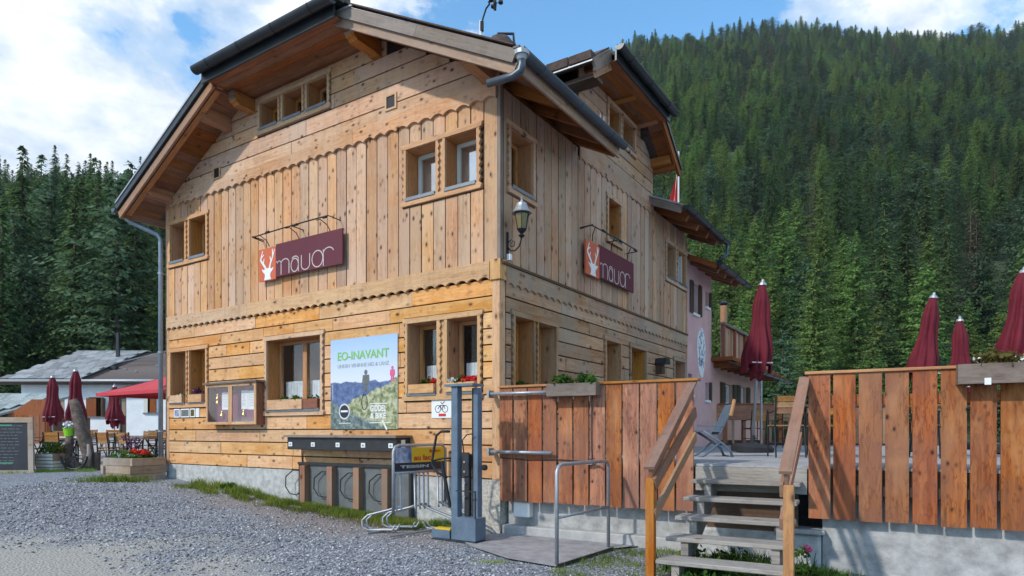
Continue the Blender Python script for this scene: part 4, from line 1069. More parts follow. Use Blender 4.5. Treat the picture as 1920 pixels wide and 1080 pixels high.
# ---- menu case
mc = thing('menu_case', 'glazed wooden menu case with maroon lining on the front wall', 'menu case', HW(-6.50, -.03, 1.735), -A_)
w_, h_, d_ = 1.50, .74, .16
b = MB(); b.box(0, w_, -.02, 0, 0, h_); b.build('back_panel', 'lining', mc)
b = MB(); b.box(0, .035, -d_, -.02, 0, h_, grain=2); b.box(w_-.035, w_, -d_, -.02, 0, h_, grain=2); b.box(.035, w_-.035, -d_, -.02, 0, .03); b.box(.035, w_-.035, -d_, -.02, h_-.03, h_); b.build('case', 'wood_red', mc)
b = MB(); b.box(-.05, w_+.05, -d_-.06, 0, h_+.002, h_+.035); b.build('lid', 'wood_weathered', mc)
for x0, x1 in ((0, w_/2-.003), (w_/2+.003, w_)):
    b = MB(); f = .05; y0, y1 = -d_-.022, -d_-.002
    b.box(x0, x0+f, y0, y1, 0, h_, grain=2); b.box(x1-f, x1, y0, y1, 0, h_, grain=2); b.box(x0+f, x1-f, y0, y1, 0, f); b.box(x0+f, x1-f, y0, y1, h_-f, h_)
    dr = b.build('door', 'wood_trim', mc); b = MB(); b.box(x0+f-.003, x1-f+.003, y0+.008, y0+.012, f-.003, h_-f+.003); b.build('pane', 'case_glass', dr)
for x0, x1, z0, z1 in ((.27, .55, .28, .60), (.86, 1.05, .28, .62), (1.06, 1.36, .27, .61)):
    b = MB(); b.box(x0, x1, -.026, -.022, z0, z1); p = b.build('menu_sheet', 'paper', mc)
    b = MB()
    for i in range(9): b.box(x0+.03, x1-.03-rnd(0, .08), -.0275, -.0262, z1-.05-i*.028, z1-.042-i*.028)
    b.build('print_lines', 'grey_print', p)
for x, z in ((.32, .20), (.98, .21), (.18, .52), (.18, .44)):
    b = MB(); b.lathe([(.03, 0), (.032, .02), (.012, .06), (.02, .08), (.004, .11)], (x, -.06, z-.05), 8); b.build('ornament', 'brass', mc)
# small framed notices left of the case, below the windows
for i, (x, w, m) in enumerate(((-7.88, .20, 'blue_print'), (-7.64, .30, 'panel_grey'), (-7.31, .16, 'leaf_dry'), (-7.12, .12, 'curtain'))):
    tt = thing('notice', ['pale blue notice leftmost of the small row below the left windows', 'grey photo notice second in the small row below the left windows', 'green notice third in the small row below the left windows', 'narrow white notice rightmost of the small row below the left windows'][i], 'notice', HW(x, -.034, 1.89), -A_)
    b = MB(); b.box(0, w, -.008, 0, 0, .17); b.build('board', 'paper', tt); b = MB(); b.box(.02, w-.02, -.0105, -.0085, .02, .15); b.build('print', m, tt)
# cycle sign
cy = thing('cycle_sign', 'small white bicycle sign with a red bar on the front wall', 'sign', HW(-1.16, -.034, 1.80), -A_)
b = MB(); b.box(0, .37, -.008, 0, 0, .28, grain=0); b.build('board', 'white_paint', cy)
b = MB(); T0 = lambda a, d, z: (a, d, z)
for cx_ in (.12, .25): ribbon(b, arc(cx_, .13, .05, .05, 0, 360, 16), .008, -.0085, -.0105, T0)
ribbon(b, [(.12, .13), (.16, .18), (.23, .18), (.25, .13)], .009, -.0085, -.0105, T0); ribbon(b, [(.16, .18), (.19, .12), (.23, .18)], .009, -.0085, -.0105, T0); ribbon(b, [(.17, .225), (.20, .20), (.24, .235)], .010, -.0085, -.0105, T0); b.build('bicycle_symbol', 'dark_print', cy)
b = MB(); b.box(.135, .265, -.0125, -.0108, .025, .062); b.build('red_bar', 'red_print', cy)
# tiny round plate
b = MB(lambda x, y, z: (x, -y, z)); pl = thing('number_plate', 'tiny blue round plate low on the left of the front wall', 'plate', HW(-7.42, -.034, 1.40), -A_)
b = MB(); b.tube([(0, -.004, 0), (0, 0.0, 0)], .035, 12); b.build('disc', 'steel_blue', pl)
# ---- long black shelf box with white sockets
bx_ = thing('charging_shelf', 'long black wall box with a weathered lid and white sockets below the poster', 'charging box', HW(-4.0, -.03, 1.315), -A_)
b = MB(); b.box(0, 2.42, -.30, 0, 0, .20); b.build('body', 'black_paint', bx_, bev=.006)
b = MB(); b.box(-.03, 2.46, -.35, 0, .20, .235); b.build('lid', 'wood_weathered', bx_)
for x in (.09, .64, 1.21, 1.76, 2.32):
    b = MB(); b.box(x-.045, x+.045, -.312, -.301, .05, .12); so_ = b.build('socket', 'white_paint', bx_, bev=.004); b = MB(); b.box(x-.02, x+.02, -.3145, -.3125, .07, .10); b.build('socket_cover', 'metal_galv', so_)
b = MB(); b.box(2.421, 2.432, -.20, -.12, .05, .17); b.build('socket', 'white_paint', bx_)
b = MB(); b.tube([(0.02, -.02, 0), (.02, -.015, -.18), (.06, -.02, -.30)], .012, 6); b.build('cable', 'black_iron', bx_)
# ---- low board with brown posts and wheel hoops
wr = thing('wheel_stand', 'grey board with brown posts and wheel hoops along the front wall base', 'bike stand', HW(-3.95, -.05, .60), -A_)
b = MB(); b.box(0, 2.42, -.05, 0, 0.0, .46); b.build('board', 'panel_grey', wr)
b = MB(); b.box(-.03, 2.46, -.09, 0.01, .462, .50); b.box(-.03, 0, -.07, 0, -.35, .46); b.box(2.42, 2.46, -.07, 0, -.35, .46); b.build('frame', 'black_paint', wr)
b = MB(); b.box(0, 2.42, -.045, -.005, -.30, 0.0); b.build('board', 'panel_grey', wr)
for x in (.17, .82, 1.42, 2.02):
    b = MB(); b.box(x-.06, x+.06, -.16, -.05, -.18, .45, grain=2); b.build('post', 'wood_rail_old', wr)
for x in (-.16, .55, 1.17, 1.80):
    b = MB(); b.tube([(x+.18, -.08, .36), (x+.02, -.10, .36), (x-.13, -.12, .25), (x-.14, -.12, .08), (x-.03, -.12, -.03), (x+.12, -.10, -.05), (x+.2, -.08, .02)], .010, 6); b.build('wheel_hoop', 'black_iron', wr, smooth=True)
# ---- tubular bicycle rack with header board
def W2L(o, *pts): return pts
gzf = lambda x, y: float(gz(x, y))
A0 = Vector(HW(-.98, -1.02, 0)); B0 = Vector(HW(-.86, -.10, 0)); 
rk = thing('bicycle_rack', 'galvanised bicycle rack with yellow and blue header board, before the front wall', 'bicycle rack', (A0.x, A0.y, gzf(A0.x, A0.y)))
D_ = (B0-A0); LN = D_.length; D_.normalize(); N_ = Vector((D_.y, -D_.x, 0))   # N_: to the right of the rack
def rp(a, n, z): p = D_*a+N_*n; return (p.x, p.y, z)
b = MB(); b.tube([rp(0, 0, .30), rp(0, 0, 1.08), rp(.03, 0, 1.14), rp(.09, 0, 1.16), rp(LN-.06, 0, 1.16), rp(LN, 0, 1.10), rp(LN, 0, .34)], .021, 10); b.tube([rp(0, 0, .80), rp(LN, 0, .80)], .018, 8); b.build('frame', 'metal_galv', rk, smooth=True)
def panel(name, m, a0, a1, z0, z1, n=.012, th=.004):
    b = MB()
    for s_ in (1,):
        P = [rp(a0, n, z0), rp(a1, n, z0), rp(a1, n, z1), rp(a0, n, z1), rp(a0, -n, z0), rp(a1, -n, z0), rp(a1, -n, z1), rp(a0, -n, z1)]
        b.add(P, [(0, 1, 2, 3), (4, 7, 6, 5), (0, 4, 5, 1), (1, 5, 6, 2), (2, 6, 7, 3), (3, 7, 4, 0)])
    return b.build(name, m, rk)
panel('advert_yellow', 'yellow_print', .30, LN-.03, .93, 1.13); panel('advert_photo', 'blue_print', .03, .298, .93, 1.13); panel('advert_strip', 'dark_print', .03, LN-.03, .82, .928)
def rp_text(s, size, m, a, z, width, n=-.0165):
    me = text_mesh(s, size, bold=.002); me.materials.clear(); me.materials.append(MATS[m])
    xs = [v.co.x for v in me.vertices]; w = max(xs)-min(xs); x0 = min(xs)
    for v in me.vertices: v.co.x = (v.co.x-x0)*width/w
    o = bpy.data.objects.new('advert_lettering', me); COL.objects.link(o); o.parent = rk
    o.location = rp(a, -n, z); o.rotation_euler = (R(90), 0, math.atan2(D_.y, D_.x)); return o
rp_text('au lac', .10, 'red_print', .34, .96, .30); rp_text('bike', .06, 'red_print', .62, 1.06, .2); rp_text('TESSIN', .05, 'grey_print', .1, .86, .5)
for a in (.04, .12, .36, .44, .52, .60, .78, .86):
    b = MB(); i = 0; b.tube([rp(a, 0, .80), rp(a+.01, 0, .34), rp(a+.0, .03, .30)], .014, 7); b.build('rack_bar', 'metal_galv', rk, smooth=True)
for a, s_ in ((.06, -1), (.40, -1), (.48, 1), (.82, 1)):
    for w in (0,):
        b = MB()
        for off in (0, .075):
            kx, kn_ = (.10, .78) if s_ > 0 else (.24, .42)
            q = [rp(a+off, 0, .36), rp(a+off-.2*kx, .2*kn_*s_, .32), rp(a+off-.8*kx, .86*kn_*s_, .24), rp(a+off-kx, kn_*s_, .17), rp(a+off-kx, kn_*s_, .08), rp(a+off-.8*kx, .86*kn_*s_, .04), rp(a+off-.1*kx, .15*kn_*s_, .05), rp(a+off, .03*s_, .12)]
            b.tube(q, .015, 6)
        for k in range(6):
            f_ = .15+.14*k; b.tube([rp(a-kx*f_, kn_*s_*f_, .045), rp(a+.075-kx*f_, kn_*s_*f_, .045)], .008, 5)
        b.build('wheel_holder', 'metal_galv', rk, smooth=True)
b = MB(); b.tube([rp(-.25, -.22, .03), rp(LN-.1, -.22, .03)], .016, 6); b.tube([rp(-.25, .22, .03), rp(LN-.1, .22, .03)], .016, 6); b.build('ground_bar', 'metal_galv', rk)
# ---- blue grey steel twin posts with tool trough (repair stand)
S0 = (-.69, 8.12); sz = gzf(*S0)
rs_ = thing('repair_station', 'blue grey steel repair station with two tall posts and a trough', 'repair station', (S0[0], S0[1], sz), -A_)
def sb(name, m, *a, parent=None, **k): b = MB(); b.box(*a); return b.build(name, m, parent or rs_, **k)
sb('post', 'steel_blue', -.055, .045, -.05, .05, 0, 1.92, bev=.006); sb('post', 'steel_blue', .215, .285, .05, .15, .15, 1.90, bev=.006)
sb('post_channel', 'black_iron', .19, .214, .06, .14, .15, 1.90); sb('yellow_strip', 'brass', .178, .189, .07, .13, .9, 1.88)
sb('cap', 'steel_blue', -.14, .30, -.08, .16, 1.921, 1.95)
sb('trough', 'steel_blue', .056, .36, -.10, .12, .02, .30, bev=.004); sb('trough_rail', 'metal_dark', .056, .36, -.10, -.085, .62, .635); sb('trough_upright', 'metal_dark', .345, .36, -.10, -.085, .30, .62)
sb('pump_body', 'black_paint', .085, .165, .03, .10, .30, 1.08, bev=.01); sb('tool_holder', 'black_paint', .075, .18, .00, .03, .80, 1.10, bev=.006)
for z in (.55, .72, .86, .98): b = MB(); b.tube([(.12, -.012, z), (.12, .0, z)], .014, 8); b.build('tool_bolt', 'metal_galv', rs_)
b = MB(); b.tube([(.10, .02, 1.05), (.10, -.02, 1.25), (.17, -.02, 1.32), (.24, 0, 1.33)], .008, 6); b.build('hose', 'metal_dark', rs_)
b = MB(); b.tube([(-.10, -.02, 1.36), (-.22, -.04, 1.36), (-.29, -.05, 1.31), (-.33, -.06, 1.10), (-.36, -.06, .95), (-.28, -.05, .84), (-.14, -.02, .78)], .017, 8); b.tube([(-.36, -.06, .98), (-.2, -.03, 1.02), (-.08, 0, 1.02)], .014, 6); b.build('bike_arm', 'black_iron', rs_, smooth=True)
b = MB(); b.tube([(-.22, -.03, .98), (-.16, -.02, .70), (-.10, -.01, .40)], .022, 8); b.build('arm_strut', 'black_iron', rs_)
sb('knob', 'black_iron', .32, .40, .06, .12, .88, .95, bev=.02); sb('base_plate', 'metal_dark', -.30, .40, -.14, .16, .0, .018)
sb('foot_wedge', 'yellow_print', -.32, -.07, -.05, .05, .12, .14); sb('foot_plate', 'steel_blue', -.36, -.07, -.06, .06, .0, .12)
# ---- tubular safety rail standing free
q0 = (.463, 6.70); q1 = (1.14, 7.66)
br = thing('safety_rail', 'free standing galvanised tube railing with one middle bar on the paving', 'railing', (*q0, gzf(*q0)))
v = Vector((q1[0]-q0[0], q1[1]-q0[1], 0))
b = MB(); b.tube([(0, 0, -.02), (0, 0, .98), (.03*v.x, .03*v.y, 1.03), (.07*v.x, .07*v.y, 1.05), (.93*v.x, .93*v.y, 1.05), (.97*v.x, .97*v.y, 1.03), (v.x, v.y, .98), (v.x, v.y, -.02)], .021, 10); b.build('frame', 'metal_galv', br, smooth=True)
b = MB(); b.tube([(0, 0, .50), (v.x, v.y, .50)], .016, 8); b.build('middle_bar', 'metal_galv', br, smooth=True)
for x, y in ((0, 0), (v.x, v.y)): b = MB(); b.lathe([(.05, 0), (.05, .012), (.025, .02)], (x, y, -.01), 10); b.build('foot_plate', 'metal_galv', br)
# ---- corner lantern on the side wall
ln = thing('corner_lantern', 'wrought iron wall lantern with amber glass at the house corner', 'lantern', HW(.035, .13, 4.12), -A_); ln.scale = (.92, .92, .92)
b = MB(); b.box(0, .018, -.018, .018, -.12, .22); b.build('wall_plate', 'black_iron', ln)
b = MB(); b.tube([(.01, 0, .0), (.06, 0, -.06), (.14, 0, -.07), (.21, 0, -.02), (.25, 0, .08), (.255, 0, .17)], .011, 7); b.tube([(.01, 0, .06), (.07, 0, .10), (.13, 0, .06), (.12, 0, .0), (.07, 0, -.0), (.06, 0, .05), (.09, 0, .06)], .008, 6); b.build('scroll_arm', 'black_iron', ln, smooth=True)
b = MB(); b.lathe([(.02, .10), (.05, .13), (.02, .16), (.06, .20), (.075, .225)], (.255, 0, 0), 8); b.build('lamp_stem', 'black_iron', ln)
b = MB(); b.lathe([(.068, .226), (.108, .44)], (.255, 0, 0), 6); hd = b.build('lamp_glass', 'lamp_glass', ln)
b = MB()
for i in range(6):
    a = i*math.pi/3; b.tube([(.255+.072*math.cos(a), .072*math.sin(a), .222), (.255+.112*math.cos(a), .112*math.sin(a), .445)], .006, 5)
b.lathe([(.122, .44), (.125, .455)], (.255, 0, 0), 6); b.build('cage', 'black_iron', ln)
b = MB(); b.lathe([(.150, .456), (.125, .485), (.085, .56), (.075, .60), (.03, .62), (.012, .66), (.02, .68), (.003, .71)], (.255, 0, 0), 12); b.build('lamp_roof', 'metal_galv', ln)
b = MB(); b.box(.01, .07, -.03, .03, -.20, -.11); b.build('junction', 'white_paint', ln)
# lantern on the far left corner
l2 = thing('corner_lantern', 'small pale lantern showing behind the downpipe on the left house edge', 'lantern', HW(HX0-.04, .5, 3.35), -A_)
b = MB(); b.box(-.10, 0, -.01, .01, .30, .33); b.tube([(0, 0, .1), (-.1, 0, .25), (-.16, 0, .3)], .01, 6); b.build('arm', 'black_iron', l2)
b = MB(); b.lathe([(.05, 0), (.08, .2)], (-.17, 0, .08), 6); b.build('lamp_glass', 'lamp_glass', l2); b = MB(); b.lathe([(.11, .29), (.05, .38), (.01, .43)], (-.17, 0, 0), 10); b.build('lamp_roof', 'white_paint', l2)
# ---- window flower boxes
def flower_box(loc, L, dp, hh, label, mt, plants, name='flower_box', rz=-A_, group=None, th=.018):
    t = thing(name, label, 'flower box', loc, rz, group)
    b = MB(); b.box(0, L, 0, th, 0, hh); b.build('side_board', mt, t); b = MB(); b.box(0, L, dp-th, dp, 0, hh); b.build('side_board', mt, t)
    for x in (0, L-th):
        b = MB(); b.box(x, x+th, th+.001, dp-th-.001, 0, hh); b.build('end_board', mt, t)
    b = MB(); b.box(th, L-th, th, dp-th, .01, hh*.86); b.build('soil', 'soil', t)
    parts = {}
    for (m, x0, x1, n, r, size) in plants:
        for _ in range(n):
            c = (rnd(x0, x1), rnd(dp*.25, dp*.75), hh*.85+rnd(0, r*.6)); parts.setdefault(m, []).append(leafclump(c, (r, r*.8, r), 26 if m.startswith('leaf') else 12, size))
    for m, p in parts.items():
        V, F = merge(p); numesh('leaves' if m.startswith('leaf') else 'blossoms', V, F, m, t, kind='stuff')
    return t
random.seed(21)
flower_box(HW(-1.56, -.10, 2.165), .48, .17, .13, 'pale wooden flower box with red geraniums left of the two right windows', 'wood_trim', [('leaf_green', .28, .46, 5, .07, .05), ('flower_red', .30, .46, 7, .07, .05)], group='window boxes')
flower_box(HW(-.86, -.10, 2.165), .50, .17, .13, 'pale wooden flower box with red and white blooms right of the repair post', 'wood_trim', [('leaf_green', .05, .46, 8, .07, .05), ('flower_red', .24, .48, 12, .075, .052), ('flower_white', .03, .2, 8, .06, .04)], group='window boxes')
flower_box(HW(-4.85, -.10, 1.985), .92, .17, .17, 'long pale flower box with pink blooms in the wide middle window', 'wood_trim', [('leaf_green', .3, .85, 8, .06, .045), ('flower_white', .35, .6, 3, .04, .03), ('flower_pink', .7, .88, 3, .04, .025)], group='window boxes')
flower_box(HW(-3.93, -.08, 1.985), .36, .17, .17, 'short brown flower box at the right end of the wide window', 'wood_red', [('leaf_green', .05, .3, 4, .05, .04), ('flower_white', .1, .3, 2, .04, .025)], group='window boxes')
flower_box(HW(-7.97, -.10, 2.18), .46, .17, .15, 'pale flower box with sparse blooms in the leftmost ground window', 'wood_trim', [('leaf_dry', .1, .4, 4, .05, .035), ('flower_white', .1, .4, 2, .04, .025)], group='window boxes')
flower_box(HW(-7.30, -.10, 2.18), .46, .17, .15, 'pale flower box with dark purple plants above the notices', 'wood_trim', [('flower_dark', .08, .42, 8, .09, .06)], group='window boxes')
# side wall window boxes
flower_box(HW(.05, .36, 2.12), .44, .15, .12, 'small flower box with green leaves in the first side window', 'wood_side_low', [('leaf_green', .1, .4, 5, .07, .05), ('flower_white', .1, .4, 2, .04, .025)], rz=-A_+R(90), group='side window boxes')
flower_box(HW(.05, 1.0, 2.12), .44, .15, .12, 'small flower box with white blooms in the second side window', 'wood_side_low', [('leaf_green', .1, .4, 4, .05, .04), ('flower_white', .05, .4, 4, .05, .03)], rz=-A_+R(90), group='side window boxes')
# ---- weather station and hatch on the roof
ws = thing('weather_station', 'thin white mast with a small dark wind gauge on the roof edge', 'weather station', HW(-.75, .60, 6.95), -A_)
b = MB(); b.tube([(0, 0, -.2), (0, 0, .78)], .022, 8); b.build('mast', 'white_paint', ws)
b = MB(); b.tube([(.01, 0, .66), (.04, 0, .80), (.10, 0, .93), (.17, 0, .98)], .013, 6); b.tube([(.02, 0, .62), (.02, 0, .76)], .03, 6); b.build('gauge_arm', 'black_iron', ws)
b = MB()
for i in range(3):
    a = i*2.1+.4; c = (.26+.085*math.cos(a), .085*math.sin(a), .95); b.tube([(.26, 0, .95), c], .006, 4); b.lathe([(.004, -.035), (.036, -.01), (.036, .02), (.01, .03)], c, 8)
b.lathe([(.02, -.1), (.026, 0), (.02, .05)], (.26, 0, .95), 8); b.tube([(.14, 0, 1.0), (.22, 0, 1.03)], .016, 6); b.build('wind_cups', 'black_iron', ws)
b = MB(); b.box(.08, .13, -.03, .03, .16, .27); b.tube([(0, 0, .2), (.09, 0, .2)], .01, 5); b.build('sensor_box', 'white_paint', ws); b = MB(); b.box(.14, .20, -.035, .035, .16, .30); b.tube([(.02, 0, .1), (.2, .02, .14)], .012, 5); b.build('sensor_box', 'metal_dark', ws)
hc = thing('roof_vent', 'dark humped roof vent with a bent handle bar near the right eave', 'roof vent', HW(.28, -.40, 6.47), -A_)
b = MB(); b.lathe([(.22, -.1), (.20, .03), (.13, .13), (.05, .17)], (0, 0, 0), 14); b.build('dome', 'tile_roof', hc, smooth=True)
b = MB(); b.tube([(-.12, 0, .10), (-.03, 0, .22), (.20, 0, .14), (.21, 0, .02), (.27, 0, -.1)], .017, 6); b.build('handle', 'metal_dark', hc)
# ================================================================ deck, stairs, fences
random.seed(31)
ZD = 1.24
deck = thing('timber_deck', 'raised grey timber terrace deck behind the reddish board fences', 'deck', DW(2.6, .1, 0), -B_)
def db(name, m, x0, x1, y0, y1, z0, z1, parent=deck, **k):
    b = MB(); b.box(x0-2.6, x1-2.6, y0-.1, y1-.1, z0, z1, **k); return b.build(name, m, parent)
for i in range(66):
    y = .02+i*.145; db('deck_board', 'wood_deck', .5, 10.2, y, y+.138, ZD-.03, ZD+rnd(-.003, .003))
y = .02+66*.145; db('decking', 'wood_deck', .5, 13, y, 19, ZD-.03, ZD-.002, grain=0)
db('fascia_board', 'wood_grey', 2.56, 3.72, -.03, .015, ZD-.30, ZD-.032)
db('joist', 'wood_dark', .4, 10, .03, .10, ZD-.2, ZD-.032); 
for u in (.5, 2.5, 3.9, 6.5): db('deck_post', 'wood_dark', u, u+.12, .35, .47, 0, ZD-.2)
# rendered walls below the deck
wl = tag(None or bpy.data.objects.new('terrace_wall', None), 'grey rendered wall below the left board fence', 'wall'); COL.objects.link(wl); wl.location = DW(0, .16, 0); wl.rotation_euler = (0, 0, -B_)
b = MB(); b.box(.0, 2.62, 0, .25, -.3, ZD-.05); b.build('render', 'concrete', wl); b = MB(); b.box(.0, 2.5, -.17, -.002, -.3, .36); b.build('ledge', 'stone_cap', wl, bev=.015)
w2 = thing('terrace_wall', 'pale rendered wall below the right board fence', 'wall', DW(3.86, .10, 0), -B_)
b = MB(); b.box(.0, 7.5, 0, .25, -.5, ZD-.05); b.build('render', 'concrete', w2)
w3 = thing('stone_curb', 'low stone edging beside the foot of the stairs', 'wall', DW(3.35, -.02, 0), -B_)
b = MB(); b.box(-.8, .50, 0, .3, -.2, .52); b.build('stone_block', 'foundation', w3, bev=.03); b = MB(); b.box(.05, .54, -.04, .3, .522, .57); b.build('cap_stone', 'stone_cap', w3, bev=.01)
# board fences
def fence(u0, pitch, w, n, label, rail0, rail1, zr=2.215, zb=.69):
    f = thing('board_fence', label, 'fence', DW(u0, 0, 0), -B_)
    for i in range(n):
        b = MB(); x = i*pitch; ww = w+rnd(-.006, .006); t = rnd(-.004, .004)
        b.box(x, x+ww, -.030+t, -.004+t, zb+rnd(-.008, .008), zr-.032); b.build('fence_board', 'wood_fence', f)
    for z in (1.0, 1.93): 
        b = MB(); b.box(0, n*pitch-.03, .001, .05, z-.05, z+.05); b.build('cross_rail', 'wood_dark' if z < 1.2 else 'wood_fence', f)
    for x in [i*pitch*4+.02 for i in range(n//4+1) if i*4 < n]:
        b = MB(); b.box(x, x+.08, .051, .13, zb+.02, zr-.035, grain=2); b.build('fence_post', 'wood_fence', f)
    L = (rail1-rail0)/max(1, round((rail1-rail0)/1.6)); x = rail0
    while x < rail1-.05:
        b = MB(); b.box(x-u0, x-u0+L-.004, -.055, .075, zr-.03, zr); b.build('hand_rail', 'wood_rail', f, bev=.004); x += L
    return f
fence(-.02, .2145, .190, 12, 'reddish board fence between the house corner and the stairs', -.03, 2.60)
fence(3.735, .2333, .202, 18, 'reddish board fence running right from the stairs', 3.70, 7.9, zr=2.235)
# galvanised bars across the left fence
for z, x1, lb in ((2.105, .80, 'upper galvanised bar fixed from house corner across the left fence'), (1.335, .80, 'lower galvanised bar fixed from house corner across the left fence')):
    t = thing('metal_bar', lb, 'bar', DW(-.14, -.10, z), -B_)
    b = MB(); b.tube([(0, 0, 0), (x1+.12, 0, .0)], .024, 10); b.build('tube', 'metal_galv', t, smooth=True)
    b = MB(); b.box(-.02, .012, -.04, .10, -.05, .05); b.build('flange', 'metal_galv', t)
b = MB(); 
cb = thing('cable', 'thin dark cable running along the left fence boards', 'cable', DW(0, -.045, 1.24), -B_)
b.tube([(.0, 0, .02), (.4, 0, .0), (.9, 0, .01), (1.27, 0, -.01)], .006, 5); b.build('wire', 'black_iron', cb)
tp = thing('outdoor_tap', 'small metal tap on the left fence above the tube railing', 'tap', DW(1.30, -.04, 1.22), -B_)
b = MB(); b.tube([(0, 0, 0), (.0, -.05, 0), (.06, -.07, .02), (.12, -.06, -.02)], .014, 7); b.box(-.06, .02, -.06, -.0, -.02, .03); b.build('spout', 'metal_galv', tp); b = MB(); b.tube([(0, -.04, .0), (0, -.04, .05), (.05, -.04, .055)], .008, 5); b.tube([(0, 0, .02), (-.01, -.01, .4), (0, 0, .86)], .006, 5); b.build('lever', 'metal_dark', tp)
jb = thing('junction_box', 'white plastic junction box on the wall below the left fence', 'junction box', DW(.155, .02, .475), -B_)
b = MB(); b.box(0, .24, 0, .13, 0, .20); b.build('box_body', 'white_paint', jb, bev=.012); b = MB(); b.box(.02, .17, .02, .10, .201, .235); b.build('lid', 'white_casing', jb, bev=.008); b = MB(); b.tube([(.05, .06, .2), (.05, .08, .5)], .01, 6); b.build('conduit', 'metal_dark', jb)
random.seed(8)
flower_box(DW(.75, -.20, 2.045), .66, .19, .155, 'weathered grey planter with green herbs hung on the left fence', 'wood_weathered', [('leaf_green', .12, .28, 12, .09, .05), ('leaf_green', .42, .58, 12, .09, .05), ('leaf_dry', .1, .6, 6, .06, .04), ('flower_dark', .3, .45, 3, .05, .03)], rz=-B_)
t = flower_box(DW(5.02, -.22, 2.045), 1.7, .22, .185, 'long weathered planter with dry blooms hung on the right fence', 'wood_weathered', [('leaf_dry', .15, .55, 16, .09, .055), ('flower_white', .1, .55, 6, .07, .035), ('flower_red', .62, .85, 14, .10, .055), ('leaf_green', .5, 1.5, 10, .08, .05), ('flower_pink', .3, .55, 3, .06, .03)], rz=-B_)
b = MB(); b.box(.20, .25, -.006, 0, -.012, .05); b.build('tag', 'white_paint', t)
# ---- stairs
G = Vector((-math.sin(B_), -math.cos(B_), 0)); E_ = Vector((math.cos(B_), -math.sin(B_), 0))
st = thing('deck_stairs', 'open grey plank stairs with five treads up to the deck', 'stairs', DW(2.58, 0, 0), -B_)
run, rise = .335, .162
for k in range(1, 6):
    z = ZD-rise*k; y = -run*k
    b = MB(); b.box(.0, 1.10, y, y+.30, z-.04, z); b.build('tread', 'wood_grey', st, bev=.006)
for x in (.14, .95):
    for k in range(1, 6):
        z = ZD-rise*k; y = -run*k; b = MB(); b.box(x, x+.07, y+.03, y+.36, z-.17, z-.042, grain=1); b.build('carriage_block', 'wood_grey', st)
    b = MB(); b.beam((x+.036, -run*5+.15, ZD-rise*5-.20), (x+.036, .0, ZD-.32), .06, .12); b.build('carriage', 'wood_grey', st)
b = MB(); b.box(.1, 1.05, .02, .05, .35, ZD-.31); b.build('dark_void_board', 'wood_dark', st)  # dark board added where the shaded void under the deck shows
for x, nm in ((-.06, 'stair_railing'), (1.115, 'stair_railing')):
    left = x < 0
    r = thing(nm, 'left' if left else 'right', 'railing', DW(2.58+x, 0, 0), -B_)
    r['label'] = 'sloping plank railing on the left of the stairs' if left else 'sloping plank railing on the right of the stairs'
    b = MB(); yb = -1.60 if left else -1.70; b.box(-.045 if left else -.02, .035 if left else .06, yb-.04, yb+.04, .18, 1.17 if left else 1.16, grain=2); b.build('newel_post', 'wood_rail', r, bev=.004)
    s_ = 1 if left else -1
    for (za, zb_, m, hh) in ((1.20, 2.09, 'wood_rail_old', .125), (1.11, 1.83, 'wood_rail_old', .115), (.83, 1.55, 'wood_verge' if left else 'wood_rail_old', .105)):
        b = MB(); ox = .055*s_ if not left else .0
        b.beam((.0+ox*0, yb-.02, za), (.0+ox*0, -.02, zb_), .030, hh); o = b.build('rail_plank', m, r)
        o.location.x = (.0 if za > 1.15 else (.034 if left else -.036))
    b = MB(); b.beam((0, yb-.07, 1.265), (0, -.0, 2.175), .10, .028); o = b.build('hand_rail', 'wood_rail_old', r)
